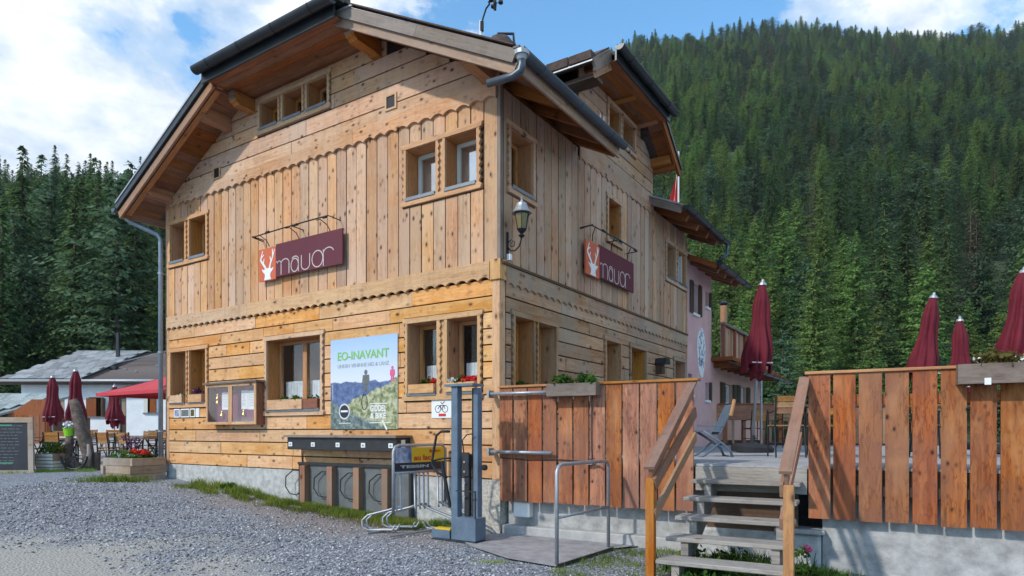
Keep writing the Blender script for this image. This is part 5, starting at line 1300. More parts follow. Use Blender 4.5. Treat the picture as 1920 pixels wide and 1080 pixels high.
# ================================================================ parasols
def closed_parasol(loc, h, label, seed, lean=0, lean_az=0, base=True, group='closed red parasols', cl=1.47, mt='fabric_red', fat=1.):
    g = random.Random(seed); t = thing('closed_parasol', label, 'parasol', loc, g.random()*6, group)
    t.rotation_euler = (math.cos(lean_az)*lean, math.sin(lean_az)*lean, 0)
    b = MB(); b.tube([(0, 0, .05), (0, 0, h-.05)], .024, 10); b.build('pole', 'metal_galv', t, smooth=True)
    b = MB(); n = 64; rows_ = 16; V = []; F = []
    for i in range(rows_+1):
        f = i/rows_; z = h-.08-f*cl; r0 = (.075+.17*f**.8+.02*math.sin(f*9))*fat
        if f > .93: r0 *= .93
        for j in range(n):
            a = 2*math.pi*j/n; fold = .36*min(1, f*4)*abs(math.sin(a*4+seed+.5*math.sin(f*3+seed)))**.6*(1+.35*math.sin(a*2+seed*3))+.13*math.sin(a*11+f*4+seed)*f+.06*math.sin(a*23+f*9)*f
            r = r0*(.78+fold)*(1+.05*math.sin(f*7+a*3))
            dz = -.10*f**6*(1 if math.sin(a*4+seed*2) > 0 else -.4)
            V.append((r*math.cos(a), r*math.sin(a), z+dz))
    for i in range(rows_):
        for j in range(n): F.append([i*n+j, (i+1)*n+j, (i+1)*n+(j+1) % n, i*n+(j+1) % n])
    b.add(V, F); cp = b.build('canopy', mt, t, smooth=True)
    b = MB(); V = []; F = []
    for i in range(7):
        f = i/6; z = h-.08-cl*.93-f*.30; 
        for j in range(32):
            a = 2*math.pi*j/32; r = (.13-.03*f)*fat*(1+.35*math.sin(a*5+seed)); V.append((r*math.cos(a), r*math.sin(a), z-.05*math.sin(a*3)))
    for i in range(6):
        for j in range(32): F.append([i*32+j, (i+1)*32+j, (i+1)*32+(j+1) % 32, i*32+(j+1) % 32])
    b.add(V, F); b.build('canopy_hem', mt, cp, smooth=True)
    b = MB(); b.lathe([(.075, h-.10), (.06, h-.055), (.03, h-.04), (.028, h-.0), (.006, h+.02)], n=10); b.build('finial', 'metal_galv', t)
    b = MB(); b.tube([(-.2*fat, -.2, h-cl-.02), (.22*fat, -.2, h-cl-.01)], .012, 6); b.build('tie', 'letter', t)
    if base:
        b = MB(); b.lathe([(.36, 0), (.365, .09), (.33, .13), (.10, .17), (.045, .19), (.04, .30)], n=24); b.build('base', 'rubber', t, smooth=False)
    return t
closed_parasol((4.26, 11.5, ZD), 3.06, 'closed red parasol on round black base seen above the stairs', 1, lean=R(3.5), lean_az=R(85), fat=.85)
closed_parasol((7.38, 12.0, ZD), 2.95, 'closed red parasol leaning right, first behind the right fence', 2, lean=R(8), lean_az=R(84), fat=.95)
closed_parasol((9.4, 13.6, ZD), 2.78, 'smallest closed red parasol, second behind the right fence', 3, fat=.85)
closed_parasol((8.10, 10.6, ZD), 3.06, 'closed red parasol cut off by the right picture edge', 4, lean=R(5), lean_az=R(85), fat=1.1)
# ---- deck furniture
def slat_chair(loc, rz, label, group):
    t = thing('terrace_chair', label, 'chair', loc, rz, group)
    b = MB()
    for s_ in (-1, 1):
        b.tube([(s_*.2, -.2, 0), (s_*.2, -.18, .44), (s_*.2, .20, .43)], .012, 6); b.tube([(s_*.2, .26, 0), (s_*.2, .20, .43), (s_*.2, .26, .88)], .012, 6); b.tube([(s_*.2, -.18, .64), (s_*.2, .23, .66)], .012, 6); b.tube([(s_*.2, -.18, .44), (s_*.2, -.18, .64)], .012, 6)
    b.tube([(-.2, -.2, .2), (.2, -.2, .2)], .01, 5); b.build('frame', 'black_iron', t)
    for i in range(5):
        b = MB(); b.box(-.21, .21, -.19+i*.08, -.12+i*.08, .445, .462); b.build('seat_slat', 'wood_chair', t)
    for z in (.66, .745, .83):
        b = MB(); y = .20+(z-.43)*.13; b.box(-.21, .21, y-.012-.01, y-.01, z-.038, z+.038); b.build('back_slat', 'wood_chair', t)
    return t
def table(loc, rz, label, L=1.2, w=.75, top='wood_dark', group='terrace tables'):
    t = thing('terrace_table', label, 'table', loc, rz, group)
    b = MB(); b.box(-L/2, L/2, -w/2, w/2, .71, .735); b.build('tabletop', top, t)
    for s_ in (-1, 1):
        b = MB(); x = s_*(L/2-.15); b.tube([(x, -w/2+.08, 0), (x, w/2-.1, .70)], .014, 6); b.tube([(x, w/2-.08, 0), (x, -w/2+.1, .70)], .014, 6); b.build('leg', 'black_iron', t)
    return t
c0 = slat_chair((3.95, 9.35, ZD), R(180-8), 'slatted wooden chair facing away, right of the parasol base', 'deck chairs')
def cc(src, loc, rz, label, group=None):
    c = copy_tree(src); c.location = loc; c.rotation_euler = (0, 0, rz); c['label'] = label
    if group: c['group'] = group
    return c
cc(c0, (4.75, 9.9, ZD), R(160), 'slatted wooden chair at the dark table just behind the right stair railing')
cc(c0, (5.9, 9.0, ZD), R(20), 'slatted wooden chair behind the first boards of the right fence')
cc(c0, (7.0, 8.6, ZD), R(190), 'slatted wooden chair behind the planter end of the right fence')
cc(c0, (7.9, 9.3, ZD), R(15), 'slatted wooden chair behind the rightmost fence boards')
tb = table((4.6, 9.0, ZD), R(-20), 'dark table between the chairs behind the right stair railing', 1.1)
cc(tb, (6.4, 9.4, ZD), R(-25), 'dark table behind the middle of the right fence'); cc(tb, (7.6, 8.3, ZD), R(-28), 'dark table behind the right end of the right fence')
# folding chair seen from the side, left above the stairs
fc = thing('folding_chair', 'blue grey reclining folding chair beside the left fence end', 'chair', (2.98, 9.3, ZD), R(0)); fc.scale = (.85, .85, .9)
b = MB(); b.tube([(-.28, 0, .42), (.0, 0, .25), (.17, 0, .12), (.22, 0, .0)], .022, 8); b.tube([(.02, 0, .24), (-.25, 0, .03), (-.35, 0, 0)], .02, 8); b.tube([(-.28, .45, .42), (.0, .45, .25), (.17, .45, .12), (.22, .45, .0)], .022, 8); b.tube([(.02, .45, .24), (-.25, .45, .03), (-.35, .45, 0)], .02, 8); b.tube([(.21, 0, .01), (.21, .45, .01)], .018, 6); b.build('frame', 'steel_blue', fc, smooth=True)
b = MB(); b.beam((.0, .22, .36), (.24, .22, .84), .44, .02); b.build('backrest', 'steel_blue', fc); b = MB(); b.box(-.38, .02, .02, .44, .40, .425); b.build('seat', 'steel_blue', fc)
b = MB(); b.tube([(.19, 0, .66), (.25, 0, .92)], .03, 8); b.build('arm_pad', 'wood_rail', fc); b = MB(); b.tube([(-.38, 0, .50), (.05, 0, .50)], .012, 6); b.build('armrest', 'steel_blue', fc)
# far rail and bar counter on the deck
fr = thing('deck_counter', 'reddish board counter with dark rail along the far side of the deck', 'counter', (4.15, 17.6, ZD), R(-4))
b = MB(); b.box(1.45, 7.6, -.03, .06, 1.03, 1.09); b.build('top_rail', 'wood_rail', fr); b = MB(); b.box(1.3, 2.9, -.05, .05, .68, 1.10); b.build('fascia', 'wood_fence', fr)
b = MB(); b.box(1.45, 2.9, -.10, .2, 1.101, 1.13); b.build('counter_top', 'wood_red', fr)
for i in range(26):
    x = 1.3+i*.245; b = MB(); b.box(x, x+(.12 if i % 2 else .06), .0, .03, .05, .68 if x < 2.9 else 1.02, grain=2); b.build('baluster', 'wood_fence' if i % 2 else 'wood_verge', fr)
b = MB(); b.box(1.3, 7.6, .05, .10, .0, .14); b.build('skirting', 'wood_dark', fr)
for i in range(4):
    b = MB(); b.box(2.95+i*1.1, 3.6+i*1.1, -.5, -.46, .88, 1.12); 
bench = cc(c0, (6.6, 15.5, ZD), R(175), 'pale slatted chair far back before the deck rail'); cc(c0, (5.9, 15.8, ZD), R(190), 'pale slatted chair at the back left of the deck counter')
# thin pole
fp = thing('thin_pole', 'thin grey pole standing right of the parasol above the stairs', 'pole', (5.62, 14.6, ZD)); b = MB(); b.tube([(0, 0, 0), (0, 0, 2.75)], .022, 8); b.build('mast', 'metal_galv', fp)
# ================================================================ pink house behind (same local frame as the timber house)
random.seed(77)
pk = thing('pink_house', 'pink rendered house behind the timber house with dark shutters and a timber balcony', 'house', HW(0, 0), -A_)
def pb(name, m, *a, parent=None, **k): b = MB(); b.box(*a, **k); return b.build(name, m, parent or pk)
Y0, Y1, Y2 = 7.84, 9.92, 15.6
def wall_h(name, m, y0, y1, z0, z1, ops):      # wall in the plane x=0 with openings
    b = MB(); ys = sorted({y0, y1, *[o for op in ops for o in op[:2]]})
    for p, q in zip(ys, ys[1:]):
        mid = (p+q)/2; z = z0
        for a, c, g0, g1 in sorted([o for o in ops if o[0] < mid < o[1]], key=lambda o: o[2]): b.box(-.30, 0, p, q, z, g0, grain=1); z = g1
        b.box(-.30, 0, p, q, z, z1, grain=1)
    return b.build(name, m, pk)
O1 = [(8.32, 8.74, 4.50, 5.23), (9.38, 9.66, 4.82, 5.20), (9.38, 9.66, 2.42, 2.87), (8.0, 8.3, 2.5, 3.0)]
O2 = [(11.15, 12.0, 2.40, 2.95), (12.85, 13.65, 2.42, 2.97)]
wall_h('wall', 'plaster_pink', Y0, Y1, .8, 5.9, O1); wall_h('wall', 'plaster_pink_warm', Y1, Y2, .8, 3.45, O2)
pb('wall', 'plaster_pink', -6, -.3, Y1-.3, Y1, .8, 6.0); pb('wall', 'plaster_pink_warm', -6, -.3, Y2-.3, Y2, .8, 3.45); pb('wall', 'plaster_pink', -6, -.3, Y0, Y0+.3, .8, 6)
for i, (a, c, g0, g1) in enumerate(O1+O2):
    f = MB(); f.box(-.16, -.10, a, a+.05, g0, g1); f.box(-.16, -.10, c-.05, c, g0, g1); f.box(-.16, -.10, a+.05, c-.05, g1-.05, g1); f.box(-.16, -.10, a+.05, c-.05, g0, g0+.05); f.box(-.15, -.11, (a+c)/2-.02, (a+c)/2+.02, g0+.05, g1-.05)
    wi = f.build('window', 'white_paint', pk); pb('pane', 'window_glass', -.135, -.13, a+.05, c-.05, g0+.05, g1-.05, parent=wi); pb('blind', 'curtain', -.24, -.23, a, c, g0, g1, parent=wi)
    pb('sill', 'white_paint', -.10, .05, a-.04, c+.04, g0-.06, g0-.0, parent=wi)
    if i != 3:
        for (p, q) in ((a-.42*(c-a)-.06, a-.02), (c+.02, c+.42*(c-a)+.06)):
            if i in (1, 2) and p < a: continue
            sh = MB(); sh.box(.012, .045, p, q, g0-.02, g1+.02, grain=2); s0 = sh.build('shutter', 'wood_dark', pk)
            l = MB()
            for z in np.arange(g0+.03, g1-.03, .06): l.box(.046, .052, p+.04, q-.04, z, z+.035)
            l.build('shutter_louvre', 'metal_dark', s0)
# pale mural of a figure group on the pink wall
b = MB(); k = [(9.02+.34*math.cos(a)*(1+.10*math.sin(a*3)), 3.60+.62*math.sin(a)*(1+.05*math.cos(a*5))) for a in np.linspace(0, 2*np.pi, 28)[:-1]]
b.add([(.006, y_, z_) for y_, z_ in k], [list(range(len(k)))]); mu = b.build('mural', 'curtain', pk)
b = MB(); gg = random.Random(4)
for _ in range(26):
    y_, z_ = 9.02+gg.uniform(-.2, .2), 3.60+gg.uniform(-.45, .45); ribbon(b, [(y_, z_), (y_+gg.uniform(-.1, .1), z_+gg.uniform(.02, .2)), (y_+gg.uniform(-.12, .12), z_+gg.uniform(.0, .15))], .03, .0065, .009, lambda a, d, z: (d, a, z))
b.build('mural_strokes', 'blue_print', mu)
# pink house roof
rp_ = slab('roof', 'tile_roof', [[(.72, Y0+.02, 5.50), (.72, Y1+.55, 5.50), (-3.4, Y1+.55, 7.4), (-3.4, Y0+.02, 7.4)]], .05, pk)
gutter((.72, Y0-.05, 5.48), (.72, Y1+.6, 5.48), 1, 0, .075, 'metal_dark', rp_)
for y in (8.2, 8.8, 9.4, 10.0): b = MB(); b.beam((.66, y, 5.39), (-.1, y, 5.74), .09, .12); b.build('rafter', 'wood_soffit', rp_)
b = MB(); b.add([(.70, Y0, 5.45), (0, Y0, 5.77), (0, Y1+.5, 5.77), (.70, Y1+.5, 5.45)], [[0, 1, 2, 3]], [[(0, 0), (.7, 0), (.7, 2.6), (0, 2.6)]]); b.build('soffit', 'wood_soffit', rp_)
b = MB(); b.beam((.72, Y0, 5.43), (-.1, Y0, 5.8), .04, .12); b.build('verge_board', 'wood_red', rp_)
# balcony above the low wing
bl = MB(); bl.box(-.4, .55, Y1-.05, Y2+.3, 3.46, 3.56); bal = bl.build('balcony_floor', 'wood_red', pk)
sl_ = slab('lean_to_roof', 'tile_roof', [[(.85, Y1+.0, 3.28), (.85, Y2+.4, 3.28), (.30, Y2+.4, 3.52), (.30, Y1+.0, 3.52)]], .04, pk)
gutter((.85, Y1-.05, 3.27), (.85, Y2+.4, 3.27), 1, 0, .06, 'metal_dark', sl_)
n = 28
for i in range(n):
    y = Y1+.0+i*(Y2-Y1+.2)/n; b = MB(); b.box(.24, .27, y, y+.185, 3.60, 4.38, grain=2); b.build('balcony_board', 'wood_side' if i % 4 else 'wood_fence', bal)
for i in range(6):
    y = Y1+i*1.12; b = MB(); b.box(.27, .34, y, y+.09, 3.5, 4.44, grain=2); b.build('balcony_post', 'wood_red', bal)
b = MB(); b.box(.22, .36, Y1-.05, Y2+.3, 4.40, 4.46); b.build('balcony_rail', 'wood_weathered', bal)
for i in range(9): b = MB(); y = Y1+.2+i*.68; b.box(0, .8, y, y+.1, 3.30, 3.42) ; b.build('joist', 'wood_soffit', bal)
fl = thing('flue', 'metal flue pipe with dark cap rising behind the balcony', 'flue', HW(-.4, 12.6, 4.4), -A_)
b = MB(); b.tube([(0, 0, -1), (0, 0, .9)], .10, 12); b.build('pipe', 'metal_galv', fl, smooth=True); b = MB(); b.tube([(0, 0, .35), (0, 0, 1.0)], .105, 12); b.build('brown_sleeve', 'wood_verge', fl); b = MB(); b.lathe([(.06, 1.0), (.14, 1.06), (.14, 1.09), (.02, 1.16)], n=12); b.build('cap', 'metal_dark', fl)
# flag on the low wing roof
fg = thing('flag', 'red and white flag hanging limp from a white pole on the roof', 'flag', HW(.1, 7.0, 6.4), -A_)
b = MB(); b.tube([(0, 0, 0), (.0, 0, 1.5)], .02, 8); b.build('pole', 'white_paint', fg); b = MB(); b.lathe([(.0, 1.5), (.06, 1.53), (.0, 1.58)], n=10)
V = []; F = []; nn = 12
def drape(u0, u1, m, nm):
    b = MB(); V = []; F = []
    for i in range(nn+1):
        for j in range(5):
            u = u0+(u1-u0)*j/4; f = i/nn; V.append((-.02-.26*u*f**1.1, .05*math.sin(u*9+f*3), .98-f*.95+.12*u))
    for i in range(nn):
        for j in range(4): F.append([i*5+j, i*5+j+1, (i+1)*5+j+1, (i+1)*5+j])
    b.add(V, F); return b.build(nm, m, fg, smooth=True)
drape(0, .38, 'red_print', 'red_field'); drape(.38, .62, 'white_paint', 'white_cross'); drape(.62, 1., 'red_print', 'red_field')
# ================================================================ left background: white house, shed, terrace
random.seed(55)
gzz = lambda x, y: float(gz(x, y))
wh = thing('white_house', 'low white rendered house with stone slab roof behind the left terrace', 'house', (-26, 33.6, 1.35))
def wb(name, m, *a, parent=wh, **k): b = MB(); b.box(*a, **k); return b.build(name, m, parent)
ops = [(4.05, 4.85, 1.05, 2.05), (5.62, 6.0, .0, 2.1), (6.95, 7.55, 1.25, 2.05), (2.45, 2.8, 0, 2.1)]
def wallf(y0, y1, x0, x1, z1, ops):
    b = MB(); xs = sorted({x0, x1, *[o for op in ops for o in op[:2]]})
    for p, q in zip(xs, xs[1:]):
        mid = (p+q)/2; z = -.6
        for a, c, g0, g1 in [o for o in ops if o[0] < mid < o[1]]: b.box(p, q, y0, y1, z, g0); z = g1
        b.box(p, q, y0, y1, z, z1)
    b.build('wall', 'plaster_white', wh)
wallf(0, .3, .55, 13, 2.95, ops)
wb('wall', 'plaster_white', .55, .85, .3, 9, -.6, 3.2); wb('wall', 'plaster_white', .55, 13, 9, 9.3, -.6, 3.2)
for i, (a, c, g0, g1) in enumerate(ops):
    if g0 > 0:
        f = MB(); f.box(a, a+.05, .12, .18, g0, g1); f.box(c-.05, c, .12, .18, g0, g1); f.box(a+.05, c-.05, .12, .18, g1-.05, g1); f.box(a+.05, c-.05, .12, .18, g0, g0+.05); f.box((a+c)/2-.02, (a+c)/2+.02, .13, .17, g0+.05, g1-.05)
        w = f.build('window', 'wood_dark', wh); wb('pane', 'window_glass', a+.05, c-.05, .145, .15, g0+.05, g1-.05, parent=w); wb('dark_room_sheet', 'backing', a, c, .25, .27, g0, g1, parent=w)  # dark sheet behind the pane paints the dimness of the room
        wb('sill', 'metal_sill', a-.05, c+.1, -.08, .1, g0-.07, g0, parent=w)
        p, q = (a-.10, a+.42) if i == 0 else (a+.30, c+.02)
        wb('shutter', 'wood_red', p, q, -.06, -.02, g0-.02, g1-.05, grain=2)
        wb('shutter', 'wood_dark', c+.02, c+.08, -.30, -.02, g0, g1-.05, grain=2) if i == 0 else wb('shutter', 'white_casing', a-.02, a+.18, -.05, -.02, g0, g1)
    else:
        d_ = wb('door', 'wood_dark', a, c, .1, .15, 0, g1, grain=2); wb('door_panel', 'wood_planter', a+.08, c-.08, .085, .1, 1.1, g1-.12, parent=d_)
for i in range(4): wb('wall_script', 'curtain', 6.2, 6.2+.62-.08*(i % 2), -.004, -.001, 1.62-i*.09, 1.65-i*.09)
# slab roof: rows of separate stone slabs on the left part
r1 = slab('roof', 'slate_brown', [[(-.1, -.6, 2.93), (4.15, -.6, 2.93), (4.15, 5.4, 5.05), (-.1, 5.4, 5.05)]], .08, wh)
r1b = slab('roof', 'slate_brown', [[(-.1, 5.4, 5.05), (4.15, 5.4, 5.05), (4.15, 10, 3.3), (-.1, 10, 3.3)]], .08, wh)
for r in range(11):
    for c in range(9):
        x = -.1+c*.472+(.2 if r % 2 else 0)
        if x+.45 > 4.3: continue
        f = r/11; y = -.62+f*6; z = 2.93+f*2.12
        b = MB(); M = Matrix.Translation((x, y, z+.02+rnd(0, .02))) @ Matrix.Rotation(math.atan(2.12/6)+.03, 4, 'X') @ Matrix.Rotation(rnd(-.04, .04), 4, 'Z'); b.box(0, .45, 0, .60, 0, .035, M); b.build('roof_slab', 'slate', r1)
for c in range(10): b = MB(); b.box(-.1+c*.43, .31+c*.43, 5.25, 5.62, 5.08, 5.14); b.build('ridge_slab', 'slate', r1)
r2 = slab('roof', 'slate_brown', [[(4.15, -.6, 2.80), (13.4, -.6, 2.80), (13.4, 5.4, 4.92), (4.15, 5.4, 4.92)]], .08, wh)
slab('roof', 'slate_brown', [[(4.15, 5.4, 4.92), (13.4, 5.4, 4.92), (13.4, 10, 3.2), (4.15, 10, 3.2)]], .08, wh)
for r in range(14):
    b = MB(); f = r/14; M = Matrix.Translation((4.16, -.61+f*6, 2.80+f*2.12+.012)) @ Matrix.Rotation(math.atan(2.12/6)+.05, 4, 'X'); b.box(0, 9.2, 0, .45, 0, .02, M, grain=0); b.build('tile_course', 'slate_brown', r2)
for x, r in ((5.0, 1.6), (5.9, 1.1), (6.3, 2.4), (7.1, 1.5), (8.0, .9), (9.2, 2.2)):
    b = MB(); b.lathe([(.0, 0), (.09, .03), (.07, .10), (0, .12)], (x, r, 2.82+(r+.6)/6*2.12), 7); b.build('roof_stone', 'slate', r2)
b = MB(); b.beam((4.12, -.62, 2.98), (4.12, 5.4, 5.10), .08, .10); b.build('verge_flashing', 'metal_dark', r1)
g_ = MB(); g_.tube([(-.2, -.66, 2.86), (13.3, -.66, 2.86)], .07, 8); g_.build('gutter', 'metal_galv', wh, smooth=True)
wb('fascia', 'wood_dark', -.1, 13.3, -.56, -.50, 2.66, 2.85)
for x, h, w in ((.75+2.4, 6.0, .16), (4.15+.15, 3.85, .30)):
    b = MB(); y = 3.9 if x < 3.5 else 1.6; b.box(x-w/2, x+w/2, y, y+w, 2.9, h, grain=2); b.build('chimney', 'metal_dark', wh)
b = MB(); b.beam((4.2, 1.7, 3.95), (7.9, 4.6, 5.55), .07, .05); b.build('snow_rail', 'metal_galv', r1)
b = MB(); b.tube([(7.6, 5.2, 5.0), (7.6, 5.2, 5.7)], .04, 6); b.build('vent_pipe', 'white_paint', wh)
# shed in front
sh = thing('garden_shed', 'small brown wooden shed with a mossy stone slab roof left of the white house', 'shed', (-24.6, 26.5, 1.0))
b = MB(); b.box(0, 5.4, .6, 3, -.5, 1.25, grain=2); b.build('wall', 'wood_dark', sh)
b = MB(); b.prism([(3.72, -.3), (5.35, -.3), (5.35, 1.95), (4.75, 1.95), (3.72, 1.30)], .30, .55, 'y', horiz=False); b.build('gable_wall', 'wood_red', sh)
for i in range(6): b = MB(); b.box(3.9+i*.235, 4.12+i*.235, .27, .30, -.3, 1.30, grain=2); b.build('door_board', 'wood_red', sh)
rr = slab('roof', 'slate_moss', [[(-.5, -.1, 1.36), (3.75, -.1, 1.36), (4.9, 2.6, 2.25), (-.5, 2.6, 2.25)]], .09, sh)
for r in range(5):
    for c in range(10):
        x = -.5+c*.45+(.2 if r % 2 else 0); f = r/5; y = -.12+f*2.7
        if x+.43 > 3.8+f*1.1: continue
        b = MB(); M = Matrix.Translation((x, y, 1.37+f*.89+.015+rnd(0, .015))) @ Matrix.Rotation(math.atan(.33)+.04, 4, 'X'); b.box(0, .43, 0, .58, 0, .03, M); b.build('roof_slab', 'slate_moss', rr)
b = MB(); b.tube([(-.5, -.16, 1.30), (3.75, -.16, 1.30)], .05, 7); b.build('gutter', 'metal_galv', sh)
# parasols of the terrace
closed_parasol((-15.6, 22.0, gzz(-15.6, 22)), 2.72, 'closed red parasol above the lime green bucket, leftmost on the terrace', 11, base=False, cl=1.42, group='closed red parasols on the left terrace')
closed_parasol((-13.2, 19.6, gzz(-13.2, 19.6)), 2.78, 'tallest closed red parasol behind the leaning tree trunk', 12, base=False, cl=1.5, group='closed red parasols on the left terrace')
closed_parasol((-14.6, 23.8, gzz(-14.6, 23.8)), 2.45, 'closed red parasol under the edge of the open sunlit one', 13, base=False, cl=1.3, group='closed red parasols on the left terrace')
op = thing('open_parasol', 'open sunlit red square parasol between white house and timber house', 'parasol', (-10.0, 19.8, gzz(-10, 19.8)))
b = MB(); b.tube([(0, 0, 0), (0, 0, 2.75)], .03, 8); b.build('pole', 'metal_galv', op)
cs = [(-2.4, -.5), (.45, -2.3), (2.1, .3), (-.8, 2.2)]; zc0, zc1 = 2.0, 2.72
b = MB(); V = []; F = []; N = 8
for s_ in range(4):
    a, c = cs[s_], cs[(s_+1) % 4]
    for i in range(N):
        p = [a[k]+(c[k]-a[k])*i/N for k in (0, 1)]; q = [a[k]+(c[k]-a[k])*(i+1)/N for k in (0, 1)]
        for j in range(6):
            f0, f1 = j/6, (j+1)/6
            def P(w, f, u): sag = .05*math.sin(math.pi*f)+.05*math.sin(math.pi*u)*(1-f); return (w[0]*(1-f), w[1]*(1-f), zc0+(zc1-zc0)*f-sag+.04*math.sin(math.pi*u)*(1-f))
            b.quad(P(p, f0, i/N), P(q, f0, (i+1)/N), P(q, f1, (i+1)/N), P(p, f1, i/N))
        b.quad((p[0], p[1], zc0-.0), (q[0], q[1], zc0-.0), (q[0], q[1], zc0-.09), (p[0], p[1], zc0-.09))
b.build('canopy', 'fabric_sunlit', op)
b = MB()
for c in cs: b.tube([(0, 0, 2.66), (c[0]*.97, c[1]*.97, zc0+.0)], .012, 5); b.tube([(0, 0, 1.75), (c[0]*.5, c[1]*.5, zc0+.30)], .01, 5)
b.build('ribs', 'metal_dark', op)
# tables and chairs
k = 0
spots = [(-12.4, 17.6, 10, 'front left table of the left terrace'), (-10.6, 18.4, -12, 'table right under the open red parasol'), (-13.5, 20.6, 5, 'back table of the left terrace behind the tall parasol'), (-11.2, 21.3, 20, 'rearmost table before the white house'), (-9.4, 16.6, -25, 'table nearest the planter box on the left terrace')]
for i, (x, y, a, nm) in enumerate(spots):
    z = gzz(x, y); cc(tb, (x, y, z), R(a), nm, 'tables on the left terrace').scale = (1.1, 1, 1)
    for j, (dx, dy, da) in enumerate(((-.35, -.65, 180), (.35, -.65, 180), (-.35, .65, 0), (.35, .65, 0))):
        ca, sa = math.cos(R(a)), math.sin(R(a)); X_, Y_ = x+dx*ca-dy*sa, y+dx*sa+dy*ca
        w = ('near left', 'near right', 'far left', 'far right')[j]
        cc(c0, (X_, Y_, gzz(X_, Y_)), R(a+da+rnd(-12, 12)), f'{w} slatted chair at the {nm}', 'chairs on the left terrace')
# menu blackboard
bb = thing('blackboard', 'large wooden framed blackboard with chalk menu at the left edge', 'blackboard', (-12.55, 14.45, gzz(-11.6, 14.5)), R(4)); bb.rotation_euler = (R(-7), 0, R(4))
W_, H_ = 1.78, 1.27
b = MB(); b.prism([(.06, .06), (W_-.04, .06), (W_-.14, H_-.06), (.06, H_-.06)], -.01, .01, 'y'); pnl = b.build('board', 'chalkboard', bb)
def fpart(q): b = MB(); b.prism(q, -.03, .025, 'y'); b.build('frame', 'wood_planter', bb)
fpart([(0, 0), (W_+.04, 0), (W_+.02, .07), (0, .07)]); fpart([(0, H_-.12), (W_-.08, H_-.12), (W_-.09, H_), (0, H_)]); fpart([(W_-.09, .071), (W_+.02, .071), (W_-.08, H_-.121), (W_-.19, H_-.121)]); fpart([(0, .071), (.09, .071), (.09, H_-.121), (0, H_-.121)])
b = MB()
for r in range(13):
    x = .3+rnd(0, .3); z = H_-.20-r*.072
    while x < W_-.35-.04*r*.2: w = rnd(.04, .14); b.box(x, x+w, -.0125, -.0105, z, z+.014); x += w+.03
    if r in (0, 10): continue
b.build('chalk_text', 'chalk', pnl)
b = MB(); b.box(.75, 1.25, -.0145, -.0127, H_-.20, H_-.165); b.box(.7, 1.35, -.0145, -.0127, .22, .25); b.build('chalk_heading', 'chalk_green', pnl)
b = MB(); b.beam((W_-.3, .05, H_-.1), (W_-.2, .55, 0), .04, .05); b.beam((.2, .05, H_-.1), (.2, .55, 0), .04, .05); b.build('rear_leg', 'wood_planter', bb)
# pale woven planter pot
z = gzz(-10.9, 15.0)
pp = thing('planter_pot', 'pale square woven planter with an orange bloom right of the blackboard', 'planter', (-10.98, 15.0, z), R(-12))
b = MB(); b.box(0, .42, 0, .36, 0, .42, taper=1.12); b.build('pot', 'wood_planter', pp)
for zz in (.03, .11, .19, .27, .35): b = MB(); b.box(-.012-.0*zz, .432, -.014-.05*zz, .374, zz, zz+.055, taper=1.02); b.build('weave_band', 'white_casing', pp)
P_ = {}
for (m, x0, x1, n, r, s_) in (('leaf_green', .05, .4, 16, .13, .07), ('flower_white', .0, .3, 7, .10, .04), ('flower_orange', .18, .3, 4, .06, .05), ('leaf_dry', .3, .5, 5, .1, .06)):
    prt = [leafclump((rnd(x0, x1), rnd(.05, .3), .42+rnd(0, r*1.2)), (r, r, r), 22, s_) for _ in range(n)]; V, F = merge(prt); numesh('leaves' if 'leaf' in m else 'blossoms', V, F, m, pp, kind='stuff')
# little table with a white top
lt_ = thing('side_table', 'small white topped table behind the woven planter', 'table', (-12.3, 17.2, gzz(-12.3, 17.2)), R(0)); b = MB(); b.box(-.1, .75, 0, .5, .72, .75); b.build('tabletop', 'white_paint', lt_); b = MB(); b.tube([(.0, .2, 0), (.0, .2, .72)], .02, 6); b.tube([(.65, .2, 0), (.65, .2, .72)], .02, 6); b.build('leg', 'black_iron', lt_)
# leaning dead trunk with root plate
tr = thing('dead_trunk', 'weathered leaning tree trunk on a forked stump beside the woven planter', 'tree trunk', (-10.1, 15.3, gzz(-10.1, 15.3)))
b = MB(); b.tube([(.12, 0, 0), (.10, .0, .35), (.02, 0, .70), (-.10, 0, 1.10), (-.24, .05, 1.52), (-.30, .05, 1.66)], [.15, .13, .15, .14, .12, .09], 10); b.build('trunk', 'bark', tr, smooth=True)
b = MB(); b.tube([(-.42, 0, 0), (-.38, 0, .4), (-.34, 0, .82)], [.11, .10, .08], 9); b.tube([(-.40, 0, .3), (-.1, -.05, .05), (.22, 0, -.02)], [.08, .12, .10], 8); b.build('side_stem', 'bark', tr, smooth=True)
b = MB(); b.tube([(.30, 0, 0), (.31, 0, .42)], [.07, .075], 9); b.build('short_post', 'trunk_bark', tr)
b = MB(); b.tube([(.16, -.10, .62), (.20, -.12, .40), (.14, -.14, .1)], [.03, .05, .08], 7); b.build('root', 'wood_grey', tr, smooth=True)
wl_ = thing('cart_wheel', 'dark old wheel rim leaning behind the forked stump', 'wheel', (-10.15, 15.05, gzz(-10.1, 15)+.34)); b = MB(); b.tube([(.30*math.cos(R(a)), -.03, .30*math.sin(R(a))) for a in range(180, 361, 15)], .025, 7); b.build('rim', 'black_iron', wl_); b = MB(); [b.tube([(0, -.03, 0), (.3*math.cos(R(a)), -.03, .3*math.sin(R(a)))], .010, 5) for a in (200, 235, 270, 305, 340)]; b.build('spoke', 'black_iron', wl_)
bk = thing('bucket', 'lime green bucket with white cloth on the forked stump', 'bucket', (-10.46, 15.3, gzz(-10.1, 15.3)+.80)); b = MB(); b.lathe([(.09, 0), (.125, .20)], n=16); b.build('pail', 'lime', bk, smooth=False); b = MB(); b.lathe([(.127, .18), (.132, .20)], n=16); b.build('rim', 'lime', bk)
